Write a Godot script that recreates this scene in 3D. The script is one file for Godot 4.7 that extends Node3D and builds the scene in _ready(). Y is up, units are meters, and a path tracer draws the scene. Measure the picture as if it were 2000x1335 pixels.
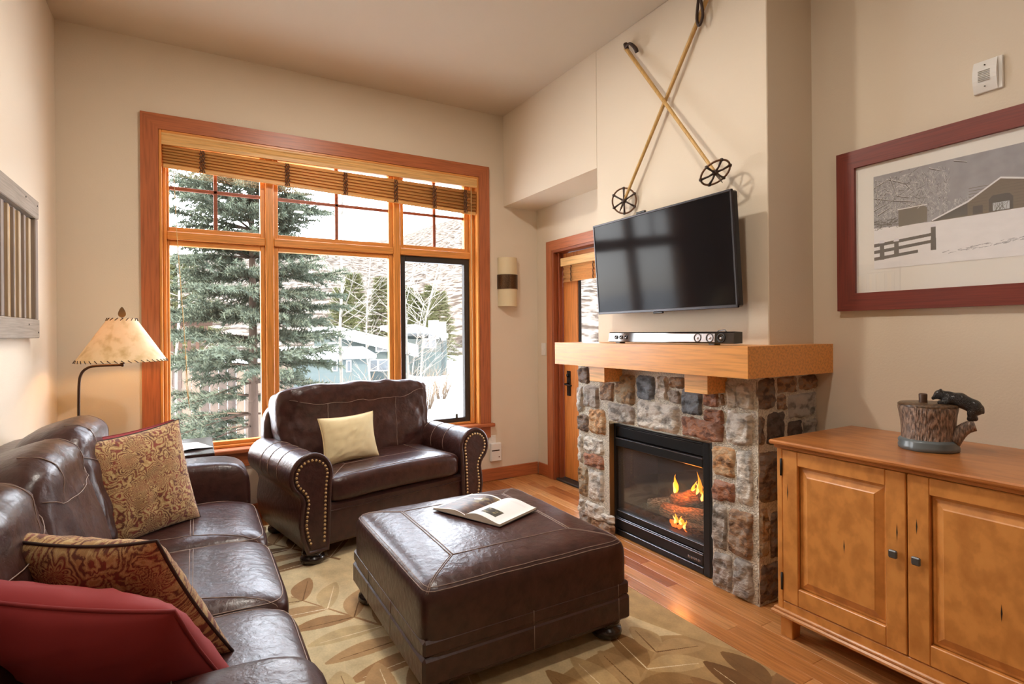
extends Node3D
# ---------------------------------------------------------------- camera model (frame 2000 x 1335)
const FOCAL := 1068.0
const AXIS_X := 1000.0
const AXIS_Y := 648.6
const EYE := 1.38
const YAW := -30.05
const ROLL := -0.47
# room planes
const ZW := -4.52      # window wall
const XL := -0.775     # left wall
const XC := 2.535      # chimney breast
const XD := 2.905      # wall with the door
const XR := 2.92       # right wall
const ZR := -1.76      # side of the chimney breast
const ZB := -3.13      # left edge of the chimney breast
const CEIL := 3.42
const ZBACK := 3.2
# light and main paints
const SKY_ENERGY := 3.6
const SUN_ENERGY := 5.5
const EXPOSURE := 0.98
const LAMP_ENERGY := 0.1
const FILL_ENERGY := 1.0
const FILL_LIGHTS := [[1.0, -1.3, 2.2, "above the near side of the ottoman"], [0.85, -2.8, 4.0, "above the seating by the window"], [1.5, 0.4, 1.0, "over the near end of the rug"]]
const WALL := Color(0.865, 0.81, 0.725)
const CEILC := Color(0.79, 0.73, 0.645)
const LEATHER := Color(0.285, 0.168, 0.152)
const SNOW := Color(0.86, 0.86, 0.86)
const HILL := Color(0.36, 0.345, 0.33)
const NEEDLE := Color(0.30, 0.322, 0.28)
const NEEDLE2 := Color(0.27, 0.275, 0.18)
const ASPEN := Color(0.42, 0.40, 0.37)
const SIDING := Color(0.24, 0.265, 0.26)
const SIDING2 := Color(0.25, 0.28, 0.28)
var cam_basis: Basis
var names := {}
var mats := {}
var rng := RandomNumberGenerator.new()

func ray(x: float, y: float) -> Vector3:
	return cam_basis * Vector3((x - AXIS_X) / FOCAL, -(y - AXIS_Y) / FOCAL, -1.0)
func at_x(px: float, py: float, x: float) -> Vector3:
	var d := ray(px, py)
	return Vector3(0, EYE, 0) + d * (x / d.x)
func at_y(px: float, py: float, y: float) -> Vector3:
	var d := ray(px, py)
	return Vector3(0, EYE, 0) + d * ((y - EYE) / d.y)
func at_z(px: float, py: float, z: float) -> Vector3:
	var d := ray(px, py)
	return Vector3(0, EYE, 0) + d * (z / d.z)

# ---------------------------------------------------------------- scene tree helpers
func numbered(called: String) -> String:
	if not names.has(called):
		names[called] = 0
		return called
	names[called] += 1
	return "%s_%03d" % [called, names[called]]
func thing(called: String, label: String, category: String, at := Vector3.ZERO, turn := 0.0, group := "") -> Node3D:
	var o := Node3D.new()
	o.name = numbered(called)
	add_child(o)
	o.position = at
	o.rotation.y = turn
	o.set_meta("label", label)
	o.set_meta("category", category)
	if group != "":
		o.set_meta("group", group)
	return o
func setting(called: String, label: String) -> Node3D:
	var o := Node3D.new()
	o.name = called
	add_child(o)
	o.set_meta("kind", "structure")
	o.set_meta("label", label)
	o.set_meta("category", called.get_slice("_", 0))
	return o
func mesh_of(s: SurfaceTool, tangents := false) -> ArrayMesh:
	s.generate_normals()
	if tangents:
		s.generate_tangents()
	return s.commit()
func part(parent: Node3D, called: String, s: SurfaceTool, m: Material, label := "") -> MeshInstance3D:
	return part_mesh(parent, called, mesh_of(s), m, label)
func part_mesh(parent: Node3D, called: String, mesh: Mesh, m: Material, label := "") -> MeshInstance3D:
	var o := MeshInstance3D.new()
	o.name = called
	o.mesh = mesh
	o.material_override = m
	parent.add_child(o, true)
	if label != "":
		o.set_meta("label", label)
	return o
func stuff(o: Node) -> Node:
	o.set_meta("kind", "stuff")
	return o

# ---------------------------------------------------------------- shape helpers
func S() -> SurfaceTool:
	var s := SurfaceTool.new()
	s.begin(Mesh.PRIMITIVE_TRIANGLES)
	return s
func X(at := Vector3.ZERO, ex := 0.0, ey := 0.0, ez := 0.0) -> Transform3D:
	return Transform3D(Basis.from_euler(Vector3(deg_to_rad(ex), deg_to_rad(ey), deg_to_rad(ez))), at)
func tri(s: SurfaceTool, a: Vector3, b: Vector3, c: Vector3, ua := Vector2.ZERO, ub := Vector2.ZERO, uc := Vector2.ZERO) -> void:
	# a b c counter-clockwise seen from outside
	s.set_uv(ua); s.add_vertex(a)
	s.set_uv(uc); s.add_vertex(c)
	s.set_uv(ub); s.add_vertex(b)
func quad(s: SurfaceTool, a: Vector3, b: Vector3, c: Vector3, d: Vector3, ua := Vector2(0, 1), ub := Vector2(1, 1), uc := Vector2(1, 0), ud := Vector2(0, 0)) -> void:
	tri(s, a, b, c, ua, ub, uc)
	tri(s, a, c, d, ua, uc, ud)
func face(s: SurfaceTool, p: Array, out: Vector3) -> void:
	var n: Vector3 = (p[1] - p[0]).cross(p[2] - p[0])
	var q := p.duplicate()
	if n.dot(out) < 0:
		q.reverse()
	for i in range(1, q.size() - 1):
		tri(s, q[0], q[i], q[i + 1])
func box(s: SurfaceTool, xf: Transform3D, size: Vector3, bev := 0.003) -> void:
	s.set_smooth_group(-1)
	var h := size * 0.5
	var b: float = min(bev, min(h.x, min(h.y, h.z)) * 0.6)
	var corner := func(i: int, ax: int) -> Vector3:
		var sg := Vector3(1 if i & 1 else -1, 1 if i & 2 else -1, 1 if i & 4 else -1)
		var v := Vector3(h.x - b, h.y - b, h.z - b)
		v[ax] = h[ax]
		return xf * (v * sg)
	var bs := xf.basis
	for ax in 3:
		var e1 := 1 << ((ax + 1) % 3)
		var e2 := 1 << ((ax + 2) % 3)
		for hi in 2:
			var i0: int = (1 << ax) if hi else 0
			var o := Vector3.ZERO
			o[ax] = 1.0 if hi else -1.0
			face(s, [corner.call(i0, ax), corner.call(i0 | e1, ax), corner.call(i0 | e1 | e2, ax), corner.call(i0 | e2, ax)], bs * o)
	if b <= 0.0:
		return
	for ax in 3:
		var a1 := (ax + 1) % 3
		var a2 := (ax + 2) % 3
		for k in 4:
			var i0: int = ((1 << a1) if k & 1 else 0) | ((1 << a2) if k & 2 else 0)
			var i1: int = i0 | (1 << ax)
			var o := Vector3.ZERO
			o[a1] = 1.0 if k & 1 else -1.0
			o[a2] = 1.0 if k & 2 else -1.0
			face(s, [corner.call(i0, a1), corner.call(i0, a2), corner.call(i1, a2), corner.call(i1, a1)], bs * o)
	for i in 8:
		var o := Vector3(1 if i & 1 else -1, 1 if i & 2 else -1, 1 if i & 4 else -1)
		face(s, [corner.call(i, 0), corner.call(i, 1), corner.call(i, 2)], bs * o)
func bx(s: SurfaceTool, lo: Vector3, hi: Vector3, bev := 0.003) -> void:
	box(s, Transform3D(Basis(), (lo + hi) * 0.5), (hi - lo).abs(), bev)
func boxed(parent: Node3D, called: String, lo: Vector3, hi: Vector3, m: Material, bev := 0.003, label := "") -> MeshInstance3D:
	var s := S()
	bx(s, lo, hi, bev)
	return part(parent, called, s, m, label)
func prism(s: SurfaceTool, poly: PackedVector2Array, xf: Transform3D, depth: float, smooth := false) -> void:
	# polygon in local xy, pushed along local z from 0 to depth
	var p := poly.duplicate()
	if Geometry2D.is_polygon_clockwise(p):
		p.reverse()
	var n := p.size()
	var flip := 1 if (xf.basis.determinant() * depth) > 0 else -1
	s.set_smooth_group(0 if smooth else -1)
	for i in n:
		var a := p[i]
		var b := p[(i + 1) % n]
		var q := [xf * Vector3(a.x, a.y, 0), xf * Vector3(b.x, b.y, 0), xf * Vector3(b.x, b.y, depth), xf * Vector3(a.x, a.y, depth)]
		if flip < 0:
			q.reverse()
		quad(s, q[0], q[1], q[2], q[3])
	s.set_smooth_group(-1)
	var t := Geometry2D.triangulate_polygon(p)
	for k in range(0, t.size(), 3):
		for end in 2:
			var z := depth * end
			face(s, [xf * Vector3(p[t[k]].x, p[t[k]].y, z), xf * Vector3(p[t[k + 1]].x, p[t[k + 1]].y, z), xf * Vector3(p[t[k + 2]].x, p[t[k + 2]].y, z)], xf.basis * Vector3(0, 0, (1 if end else -1) * signf(depth)))
func lathe(s: SurfaceTool, prof: Array, xf := Transform3D(), n := 24, wob: Variant = null) -> void:
	s.set_smooth_group(0)
	var rows := []
	for q in prof:
		var row := []
		for i in n:
			var a := TAU * i / n
			var r: float = q.x
			if wob != null:
				r = wob.call(r, q.y, a)
			row.append(xf * Vector3(cos(a) * r, q.y, -sin(a) * r))
		rows.append(row)
	for j in prof.size() - 1:
		for i in n:
			var k := (i + 1) % n
			var u0 := float(i) / n
			var u1 := float(i + 1) / n
			var v0 := float(j) / (prof.size() - 1)
			var v1 := float(j + 1) / (prof.size() - 1)
			if prof[j].x < 1e-6 and prof[j + 1].x < 1e-6:
				continue
			quad(s, rows[j][i], rows[j][k], rows[j + 1][k], rows[j + 1][i], Vector2(u0, v0), Vector2(u1, v0), Vector2(u1, v1), Vector2(u0, v1))
func tube(s: SurfaceTool, pts: Array, rad, n := 8, closed := false, caps := true) -> void:
	s.set_smooth_group(0)
	var m := pts.size()
	var rings := []
	var up := Vector3.ZERO
	for i in m:
		var a: Vector3 = pts[(i - 1 + m) % m] if (i > 0 or closed) else pts[0]
		var b: Vector3 = pts[(i + 1) % m] if (i < m - 1 or closed) else pts[m - 1]
		var d := (b - a).normalized()
		if up == Vector3.ZERO:
			up = d.cross(Vector3(0.31, 0.87, 0.21) if absf(d.y) < 0.9 else Vector3(1, 0.1, 0.2)).normalized()
		else:
			up = (up - d * up.dot(d)).normalized()
		var w := d.cross(up)
		var r: float = rad[i] if rad is Array else rad
		var ring := []
		for k in n:
			var t := TAU * k / n
			ring.append(pts[i] + (up * cos(t) + w * sin(t)) * r)
		rings.append(ring)
	var last := m if closed else m - 1
	for i in last:
		var r0: Array = rings[i]
		var r1: Array = rings[(i + 1) % m]
		for k in n:
			var l := (k + 1) % n
			quad(s, r0[k], r0[l], r1[l], r1[k])
	if caps and not closed:
		for k in range(1, n - 1):
			tri(s, rings[0][0], rings[0][k + 1], rings[0][k])
			tri(s, rings[m - 1][0], rings[m - 1][k], rings[m - 1][k + 1])
# rounded puffy box: |x|,|z| joined with power ph, y with power pv
func sq_top(half: Vector3, ph: float, pv: float, u: float, v: float) -> float:
	var rho := pow(pow(absf(u), ph) + pow(absf(v), ph), 1.0 / ph)
	return half.y * pow(maxf(0.0, 1.0 - pow(rho, pv)), 1.0 / pv)
func superq(s: SurfaceTool, xf: Transform3D, half: Vector3, ph: float, pv: float, n := 20, bend: Variant = null) -> void:
	s.set_smooth_group(0)
	for ax in 3:
		var a1 := (ax + 1) % 3
		var a2 := (ax + 2) % 3
		for side in [-1.0, 1.0]:
			var g := []
			for i in n + 1:
				var row := []
				for j in n + 1:
					var c := Vector3.ZERO
					c[ax] = side
					c[a1] = sin((2.0 * i / n - 1.0) * PI * 0.5)
					c[a2] = sin((2.0 * j / n - 1.0) * PI * 0.5)
					var rho := pow(pow(absf(c.x), ph) + pow(absf(c.z), ph), 1.0 / ph)
					var k := pow(pow(rho, pv) + pow(absf(c.y), pv), 1.0 / pv)
					var p := half * c / k
					if bend != null:
						p = bend.call(p)
					row.append(xf * p)
				g.append(row)
			for i in n:
				for j in n:
					if side > 0:
						quad(s, g[i][j], g[i + 1][j], g[i + 1][j + 1], g[i][j + 1])
					else:
						quad(s, g[i][j], g[i][j + 1], g[i + 1][j + 1], g[i + 1][j])
func arc(center: Vector2, r: float, a0: float, a1: float, n: int) -> PackedVector2Array:
	var o := PackedVector2Array()
	for i in n + 1:
		var a := deg_to_rad(lerpf(a0, a1, float(i) / n))
		o.append(center + Vector2(cos(a), sin(a)) * r)
	return o
func spline(p: Array, n := 8) -> Array:
	var c := Curve3D.new()
	for i in p.size():
		var a: Vector3 = p[maxi(i - 1, 0)]
		var b: Vector3 = p[mini(i + 1, p.size() - 1)]
		c.add_point(p[i], (a - b) / 6.0, (b - a) / 6.0)
	var o := []
	for i in p.size() - 1:
		for k in n:
			o.append(c.sample(i, float(k) / n))
	o.append(p[p.size() - 1])
	return o
# smooth union of tapered capsules meshed as surface nets
func blob(s: SurfaceTool, bones: Array, cell: float, k: float, xf := Transform3D()) -> void:
	s.set_smooth_group(0)
	var lo := Vector3.INF
	var hi := -Vector3.INF
	for b in bones:
		for e in 2:
			var v: Vector3 = b[e]
			var r: float = b[2 + e] + cell * 2.0 + k
			lo = lo.min(v - Vector3.ONE * r)
			hi = hi.max(v + Vector3.ONE * r)
	var nx := int((hi.x - lo.x) / cell) + 2
	var ny := int((hi.y - lo.y) / cell) + 2
	var nz := int((hi.z - lo.z) / cell) + 2
	var f := PackedFloat32Array()
	f.resize(nx * ny * nz)
	for z in nz:
		for y in ny:
			for x in nx:
				var p := lo + Vector3(x, y, z) * cell
				var d := 1e3
				for b in bones:
					var ab: Vector3 = b[1] - b[0]
					var t := clampf((p - b[0]).dot(ab) / maxf(ab.length_squared(), 1e-9), 0, 1)
					var q := p.distance_to(b[0] + ab * t) - lerpf(b[2], b[3], t)
					var h := maxf(k - absf(d - q), 0.0) / k
					d = minf(d, q) - h * h * k * 0.25
				f[(z * ny + y) * nx + x] = d
	var vert := {}
	var at := func(x: int, y: int, z: int) -> Vector3:
		var key := (z * ny + y) * nx + x
		if vert.has(key):
			return vert[key]
		var sum := Vector3.ZERO
		var cnt := 0
		for e in [[0, 1], [2, 3], [4, 5], [6, 7], [0, 2], [1, 3], [4, 6], [5, 7], [0, 4], [1, 5], [2, 6], [3, 7]]:
			var va := Vector3(e[0] & 1, (e[0] >> 1) & 1, e[0] >> 2)
			var vb := Vector3(e[1] & 1, (e[1] >> 1) & 1, e[1] >> 2)
			var fa := f[((z + int(va.z)) * ny + y + int(va.y)) * nx + x + int(va.x)]
			var fb := f[((z + int(vb.z)) * ny + y + int(vb.y)) * nx + x + int(vb.x)]
			if (fa < 0) != (fb < 0):
				sum += va.lerp(vb, fa / (fa - fb))
				cnt += 1
		var p: Vector3 = xf * (lo + (Vector3(x, y, z) + sum / maxf(cnt, 1)) * cell)
		vert[key] = p
		return p
	for z in range(1, nz - 1):
		for y in range(1, ny - 1):
			for x in range(1, nx - 1):
				var a := f[(z * ny + y) * nx + x] < 0
				if a != (f[(z * ny + y) * nx + x + 1] < 0):
					face(s, [at.call(x, y - 1, z - 1), at.call(x, y, z - 1), at.call(x, y, z), at.call(x, y - 1, z)], xf.basis * Vector3(1 if a else -1, 0, 0))
				if a != (f[(z * ny + y + 1) * nx + x] < 0):
					face(s, [at.call(x - 1, y, z - 1), at.call(x, y, z - 1), at.call(x, y, z), at.call(x - 1, y, z)], xf.basis * Vector3(0, 1 if a else -1, 0))
				if a != (f[((z + 1) * ny + y) * nx + x] < 0):
					face(s, [at.call(x - 1, y - 1, z), at.call(x, y - 1, z), at.call(x, y, z), at.call(x - 1, y, z)], xf.basis * Vector3(0, 0, 1 if a else -1))

# ---------------------------------------------------------------- materials
func rgb(r: int, g: int, b: int, a := 1.0) -> Color:
	return Color(r / 255.0, g / 255.0, b / 255.0, a)
func noise_tex(key: String, freq: float, ramp: Array, kind := FastNoiseLite.TYPE_SIMPLEX_SMOOTH, oct := 4, size := 512, warp := 0.0, normal := false, bump := 4.0) -> Texture2D:
	if mats.has(key):
		return mats[key]
	var n := FastNoiseLite.new()
	n.seed = key.hash() % 9999
	n.noise_type = kind
	n.frequency = freq
	n.fractal_octaves = oct
	if warp > 0:
		n.domain_warp_enabled = true
		n.domain_warp_amplitude = warp
		n.domain_warp_frequency = freq * 0.7
	var t := NoiseTexture2D.new()
	t.width = size
	t.height = size
	t.seamless = true
	t.noise = n
	if normal:
		t.as_normal_map = true
		t.bump_strength = bump
	elif ramp.size() > 0:
		var g := Gradient.new()
		var off := PackedFloat32Array()
		var col := PackedColorArray()
		for r in ramp:
			off.append(r[0])
			col.append(r[1])
		g.offsets = off
		g.colors = col
		t.color_ramp = g
	mats[key] = t
	return t
func grey(v: float) -> Color:
	return Color(v, v, v)
func M(key: String, c: Color, rough := 0.6, opt := {}) -> StandardMaterial3D:
	if mats.has(key):
		return mats[key]
	var m := StandardMaterial3D.new()
	m.resource_name = key
	m.albedo_color = c
	m.roughness = rough
	m.metallic = opt.get("metal", 0.0)
	m.metallic_specular = opt.get("spec", 0.5)
	if opt.has("tex"):
		m.albedo_texture = opt.tex
	if opt.has("rtex"):
		m.roughness_texture = opt.rtex
	if opt.has("bump"):
		m.heightmap_enabled = true
		m.heightmap_texture = opt.bump
		m.heightmap_scale = opt.get("bump_cm", 0.1)
	if opt.has("detail"):
		m.detail_enabled = true
		m.detail_albedo = opt.detail
		m.detail_blend_mode = BaseMaterial3D.BLEND_MODE_MUL
	if opt.has("scale"):
		m.uv1_triplanar = true
		m.uv1_world_triplanar = opt.get("world", false)
		m.uv1_triplanar_sharpness = opt.get("sharp", 4.0)
		m.uv1_scale = opt.scale
		m.uv1_offset = opt.get("offset", Vector3.ZERO)
	if opt.has("coat"):
		m.clearcoat_enabled = true
		m.clearcoat = opt.coat
		m.clearcoat_roughness = opt.get("coat_rough", 0.15)
	if opt.has("rim"):
		m.rim_enabled = true
		m.rim = opt.rim
		m.rim_tint = 0.6
	if opt.has("back"):
		m.backlight_enabled = true
		m.backlight = opt.back
	if opt.has("emit"):
		m.emission_enabled = true
		m.emission = opt.emit
		m.emission_energy_multiplier = opt.get("energy", 1.0)
	if opt.get("alpha", false):
		m.transparency = BaseMaterial3D.TRANSPARENCY_ALPHA
	if opt.get("vcol", false):
		m.vertex_color_use_as_albedo = true
	m.cull_mode = BaseMaterial3D.CULL_DISABLED
	mats[key] = m
	return m
func grain() -> Texture2D:
	return noise_tex("grain_tex", 0.012, [[0.0, grey(0.80)], [0.35, grey(0.91)], [0.5, grey(0.95)], [0.65, grey(0.98)], [1.0, grey(1.0)]], FastNoiseLite.TYPE_SIMPLEX_SMOOTH, 5, 512, 12.0)
func wood(key: String, c: Color, along: int, rough := 0.4, opt := {}) -> StandardMaterial3D:
	var sc := Vector3(9, 9, 9) * float(opt.get("fine", 1.0))
	sc[along] = 0.45
	var o := {"tex": grain(), "scale": sc, "bump": grain(), "bump_cm": 0.02}
	o.merge(opt, true)
	return M(key, c, rough, o)
func fill_poly(im: Image, pts: Array, c: Color) -> void:
	var y0 := 1e9
	var y1 := -1e9
	for p in pts:
		y0 = minf(y0, p.y)
		y1 = maxf(y1, p.y)
	for y in range(maxi(0, int(y0)), mini(im.get_height() - 1, int(y1)) + 1):
		var xs := []
		for i in pts.size():
			var a: Vector2 = pts[i]
			var b: Vector2 = pts[(i + 1) % pts.size()]
			var yy := y + 0.5
			if (a.y <= yy) != (b.y <= yy):
				xs.append(a.x + (yy - a.y) / (b.y - a.y) * (b.x - a.x))
		xs.sort()
		for k in range(0, xs.size() - 1, 2):
			var x0 := maxi(0, int(round(xs[k])))
			var x1 := mini(im.get_width(), int(round(xs[k + 1])))
			if x1 > x0:
				im.fill_rect(Rect2i(x0, y, x1 - x0, 1), c)
func stroke(im: Image, a: Vector2, b: Vector2, w0: float, w1: float, c: Color) -> void:
	var d := (b - a).normalized().orthogonal()
	fill_poly(im, [a + d * w0 * 0.5, b + d * w1 * 0.5, b - d * w1 * 0.5, a - d * w0 * 0.5], c)
func tex_of(im: Image) -> ImageTexture:
	return ImageTexture.create_from_image(im)

# ---------------------------------------------------------------- build
func _ready() -> void:
	rng.seed = 7
	cam_basis = Basis.from_euler(Vector3(0, deg_to_rad(YAW), deg_to_rad(ROLL)))
	var cam := Camera3D.new()
	cam.name = "camera"
	add_child(cam)
	cam.position = Vector3(0, EYE, 0)
	cam.basis = cam_basis
	cam.projection = Camera3D.PROJECTION_FRUSTUM
	cam.near = 0.05
	cam.far = 3000.0
	cam.size = 0.05 * 1335.0 / FOCAL
	cam.frustum_offset = Vector2(0, -(667.5 - AXIS_Y) / FOCAL * 0.05)
	cam.current = true
	# clear winter sky
	var sky_mat := ProceduralSkyMaterial.new()
	sky_mat.sky_top_color = rgb(206, 218, 234)
	sky_mat.sky_horizon_color = rgb(244, 244, 242)
	sky_mat.sky_curve = 0.25
	sky_mat.ground_horizon_color = rgb(240, 238, 234)
	sky_mat.ground_bottom_color = rgb(220, 216, 210)
	sky_mat.sky_energy_multiplier = SKY_ENERGY
	sky_mat.ground_energy_multiplier = SKY_ENERGY
	var sky := Sky.new()
	sky.sky_material = sky_mat
	var env := Environment.new()
	env.background_mode = Environment.BG_SKY
	env.sky = sky
	env.ambient_light_source = Environment.AMBIENT_SOURCE_DISABLED
	env.tonemap_mode = Environment.TONE_MAPPER_LINEAR
	env.tonemap_exposure = EXPOSURE
	env.sdfgi_enabled = true
	env.ssao_enabled = true
	env.ssil_enabled = true
	var we := WorldEnvironment.new()
	we.name = "environment"
	we.environment = env
	add_child(we)
	# low winter sun from behind the house, to the left
	var sun := DirectionalLight3D.new()
	sun.name = "sun"
	add_child(sun)
	sun.look_at_from_position(Vector3.ZERO, Vector3(0.62, -0.55, -0.55), Vector3.UP)
	sun.light_color = rgb(255, 244, 226)
	sun.light_energy = SUN_ENERGY
	sun.light_angular_distance = 0.5
	sun.shadow_enabled = true
	_room()
	_fill_lights()
	_window()
	_door()
	_fireplace()
	_sofa()
	_chair()
	_ottoman()
	_cabinet()
	_rug()
	_wall_things()
	_lamp_and_table()
	_pillows()
	_small_things()
	_outside()

func plaster() -> Material:
	return M("beige wall paint", WALL, 0.75, {"bump": noise_tex("plaster_bump", 0.05, [], FastNoiseLite.TYPE_SIMPLEX_SMOOTH, 5), "bump_cm": 0.03, "scale": Vector3(3, 3, 3), "world": true})
func trim_wood(along: int) -> StandardMaterial3D:
	return wood("red fir casing %d" % along, rgb(184, 104, 60), along, 0.38)
func sash_wood(along: int) -> StandardMaterial3D:
	return wood("honey fir sash %d" % along, rgb(230, 152, 74), along, 0.35)

func _room() -> void:
	var p := plaster()
	var o := setting("floor", "oak strip floor with reddish honey boards")
	boxed(o, "subfloor", Vector3(XL - 0.2, -0.2, ZW - 0.2), Vector3(XR + 0.2, -0.016, ZBACK + 0.2), M("subfloor", rgb(130, 80, 45), 0.6), 0)
	# boards run along z; those that can be seen are single pieces
	var tones := [rgb(206, 142, 84), rgb(196, 130, 72), rgb(184, 116, 62), rgb(214, 152, 94), rgb(168, 102, 54), rgb(200, 136, 78)]
	var bm := []
	for i in tones.size():
		bm.append(wood("oak floor board %d" % i, tones[i], 2, 0.26, {"fine": 1.0, "offset": Vector3(i * 0.37, 0, i * 0.71), "world": true, "bump_cm": 0.012, "coat": 0.25, "coat_rough": 0.2}))
	var bw := 0.083
	var meshes := {}
	var x := 1.86
	var row := 0
	while x < XR:
		var z := ZW - rng.randf() * 0.8
		while z < 0.2:
			var l: float = [0.55, 0.8, 1.05, 1.3][rng.randi() % 4]
			var z0 := maxf(z, ZW)
			var z1 := minf(z + l, 0.25)
			if z1 - z0 > 0.05:
				var key := "%.3f" % (z1 - z0)
				if not meshes.has(key):
					var s := S()
					box(s, Transform3D(), Vector3(bw - 0.0012, 0.016, z1 - z0 - 0.0012), 0.0012)
					meshes[key] = mesh_of(s)
				var pick := rng.randi() % 9
				var b := part_mesh(o, "floor_board", meshes[key], bm[[0, 1, 2, 3, 5, 0, 5, 1, 4][pick]])
				b.position = Vector3(x + bw * 0.5, -0.008, (z0 + z1) * 0.5)
			z += l
		x += bw
		row += 1
	boxed(o, "floor_under_rug", Vector3(XL, -0.016, ZW), Vector3(1.859, 0, ZBACK), bm[1], 0)
	boxed(o, "floor_behind", Vector3(1.86, -0.016, 0.25), Vector3(XR, 0, ZBACK), bm[1], 0)
	# walls and ceiling
	o = setting("ceiling", "flat beige painted ceiling")
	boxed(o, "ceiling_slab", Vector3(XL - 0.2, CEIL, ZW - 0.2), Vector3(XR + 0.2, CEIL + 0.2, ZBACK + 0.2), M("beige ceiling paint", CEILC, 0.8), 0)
	o = setting("wall_left", "beige painted left wall")
	boxed(o, "wall_panel", Vector3(XL - 0.2, 0, ZW - 0.2), Vector3(XL, CEIL, ZBACK + 0.2), p, 0)
	o = setting("wall_rear", "beige painted wall behind the camera")
	boxed(o, "wall_panel", Vector3(XL, 0, ZBACK), Vector3(XR, CEIL, ZBACK + 0.2), p, 0)
	o = setting("wall_right", "beige painted wall with the framed snow picture")
	boxed(o, "wall_panel", Vector3(XR, 0, ZR), Vector3(XR + 0.2, CEIL, ZBACK + 0.2), p, 0)
	o = setting("wall_window", "beige painted wall around the big window")
	var s := S()
	bx(s, Vector3(XL, 0, ZW - 0.2), Vector3(-0.215, CEIL, ZW), 0)
	bx(s, Vector3(2.265, 0, ZW - 0.2), Vector3(XR + 0.2, CEIL, ZW), 0)
	bx(s, Vector3(-0.215, 0, ZW - 0.2), Vector3(2.265, 0.52, ZW), 0)
	bx(s, Vector3(-0.215, 2.81, ZW - 0.2), Vector3(2.265, CEIL, ZW), 0)
	part(o, "wall_panel", s, p)
	o = setting("wall_chimney", "beige chimney breast above the fireplace")
	s = S()
	bx(s, Vector3(XC, 1.0, ZB), Vector3(XR + 0.2, CEIL, ZR), 0.004)
	bx(s, Vector3(XC, 0, ZB), Vector3(XR + 0.2, 1.0, -2.95), 0)
	bx(s, Vector3(XC, 0, -1.95), Vector3(XR + 0.2, 1.0, ZR), 0)
	part(o, "wall_panel", s, p)
	boxed(o, "bulkhead", Vector3(XC, 2.57, ZW), Vector3(XR + 0.2, CEIL, ZB), p, 0.0)
	o = setting("wall_door", "beige wall of the door recess")
	s = S()
	bx(s, Vector3(XD, 0, ZW), Vector3(XD + 0.16, 2.57, -4.225), 0)
	bx(s, Vector3(XD, 2.14, -4.225), Vector3(XD + 0.16, 2.57, ZB), 0)
	bx(s, Vector3(XD, 0, -3.27), Vector3(XD + 0.16, 2.14, ZB), 0)
	part(o, "wall_panel", s, p)
	# baseboards
	o = setting("baseboard_window", "reddish wooden baseboard below the window")
	boxed(o, "board", Vector3(XL, 0, ZW), Vector3(XD - 0.016, 0.115, ZW + 0.016), trim_wood(0), 0.004)
	o = setting("baseboard_door", "short reddish baseboard beside the door")
	boxed(o, "board", Vector3(XD - 0.016, 0, ZW + 0.016), Vector3(XD, 0.115, -4.33), trim_wood(2), 0.004)
	o = setting("baseboard_right", "reddish baseboard behind the cabinet")
	boxed(o, "board", Vector3(XR - 0.016, 0, ZR), Vector3(XR, 0.115, ZBACK), trim_wood(2), 0.004)
	o = setting("baseboard_left", "reddish baseboard behind the sofa")
	boxed(o, "board", Vector3(XL, 0, ZW + 0.016), Vector3(XL + 0.016, 0.115, ZBACK), trim_wood(2), 0.004)

func _fill_lights() -> void:
	# fill lamps added in the ceiling, out of view, to brighten the walls
	for q in FILL_LIGHTS:
		var t := thing("added_fill_light", "round white fill light added in the ceiling " + q[3], "ceiling light", Vector3(q[0], CEIL, q[1]), 0.0, "added fill lights")
		var s := S()
		lathe(s, [Vector2(0.075, -0.002), Vector2(0.1, -0.006), Vector2(0.1, 0.0), Vector2(0.075, 0.0)], Transform3D(), 28)
		part(t, "trim_ring", s, M("white lamp trim", rgb(235, 232, 225), 0.5))
		s = S()
		lathe(s, [Vector2(0.0, -0.001), Vector2(0.075, -0.001)], Transform3D(), 28)
		part(t, "lamp_lens", s, M("lit lamp lens", rgb(255, 240, 215), 0.5, {"emit": rgb(255, 240, 220), "energy": 2.0}))
		var l := AreaLight3D.new()
		l.name = "lamp_light"
		t.add_child(l)
		l.position = Vector3(0, -0.012, 0)
		l.rotation.x = -PI / 2
		l.area_size = Vector2(0.14, 0.14)
		l.light_color = rgb(255, 246, 234)
		l.light_energy = FILL_ENERGY * q[2]
		l.area_range = 9.0
		l.shadow_enabled = true

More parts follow.
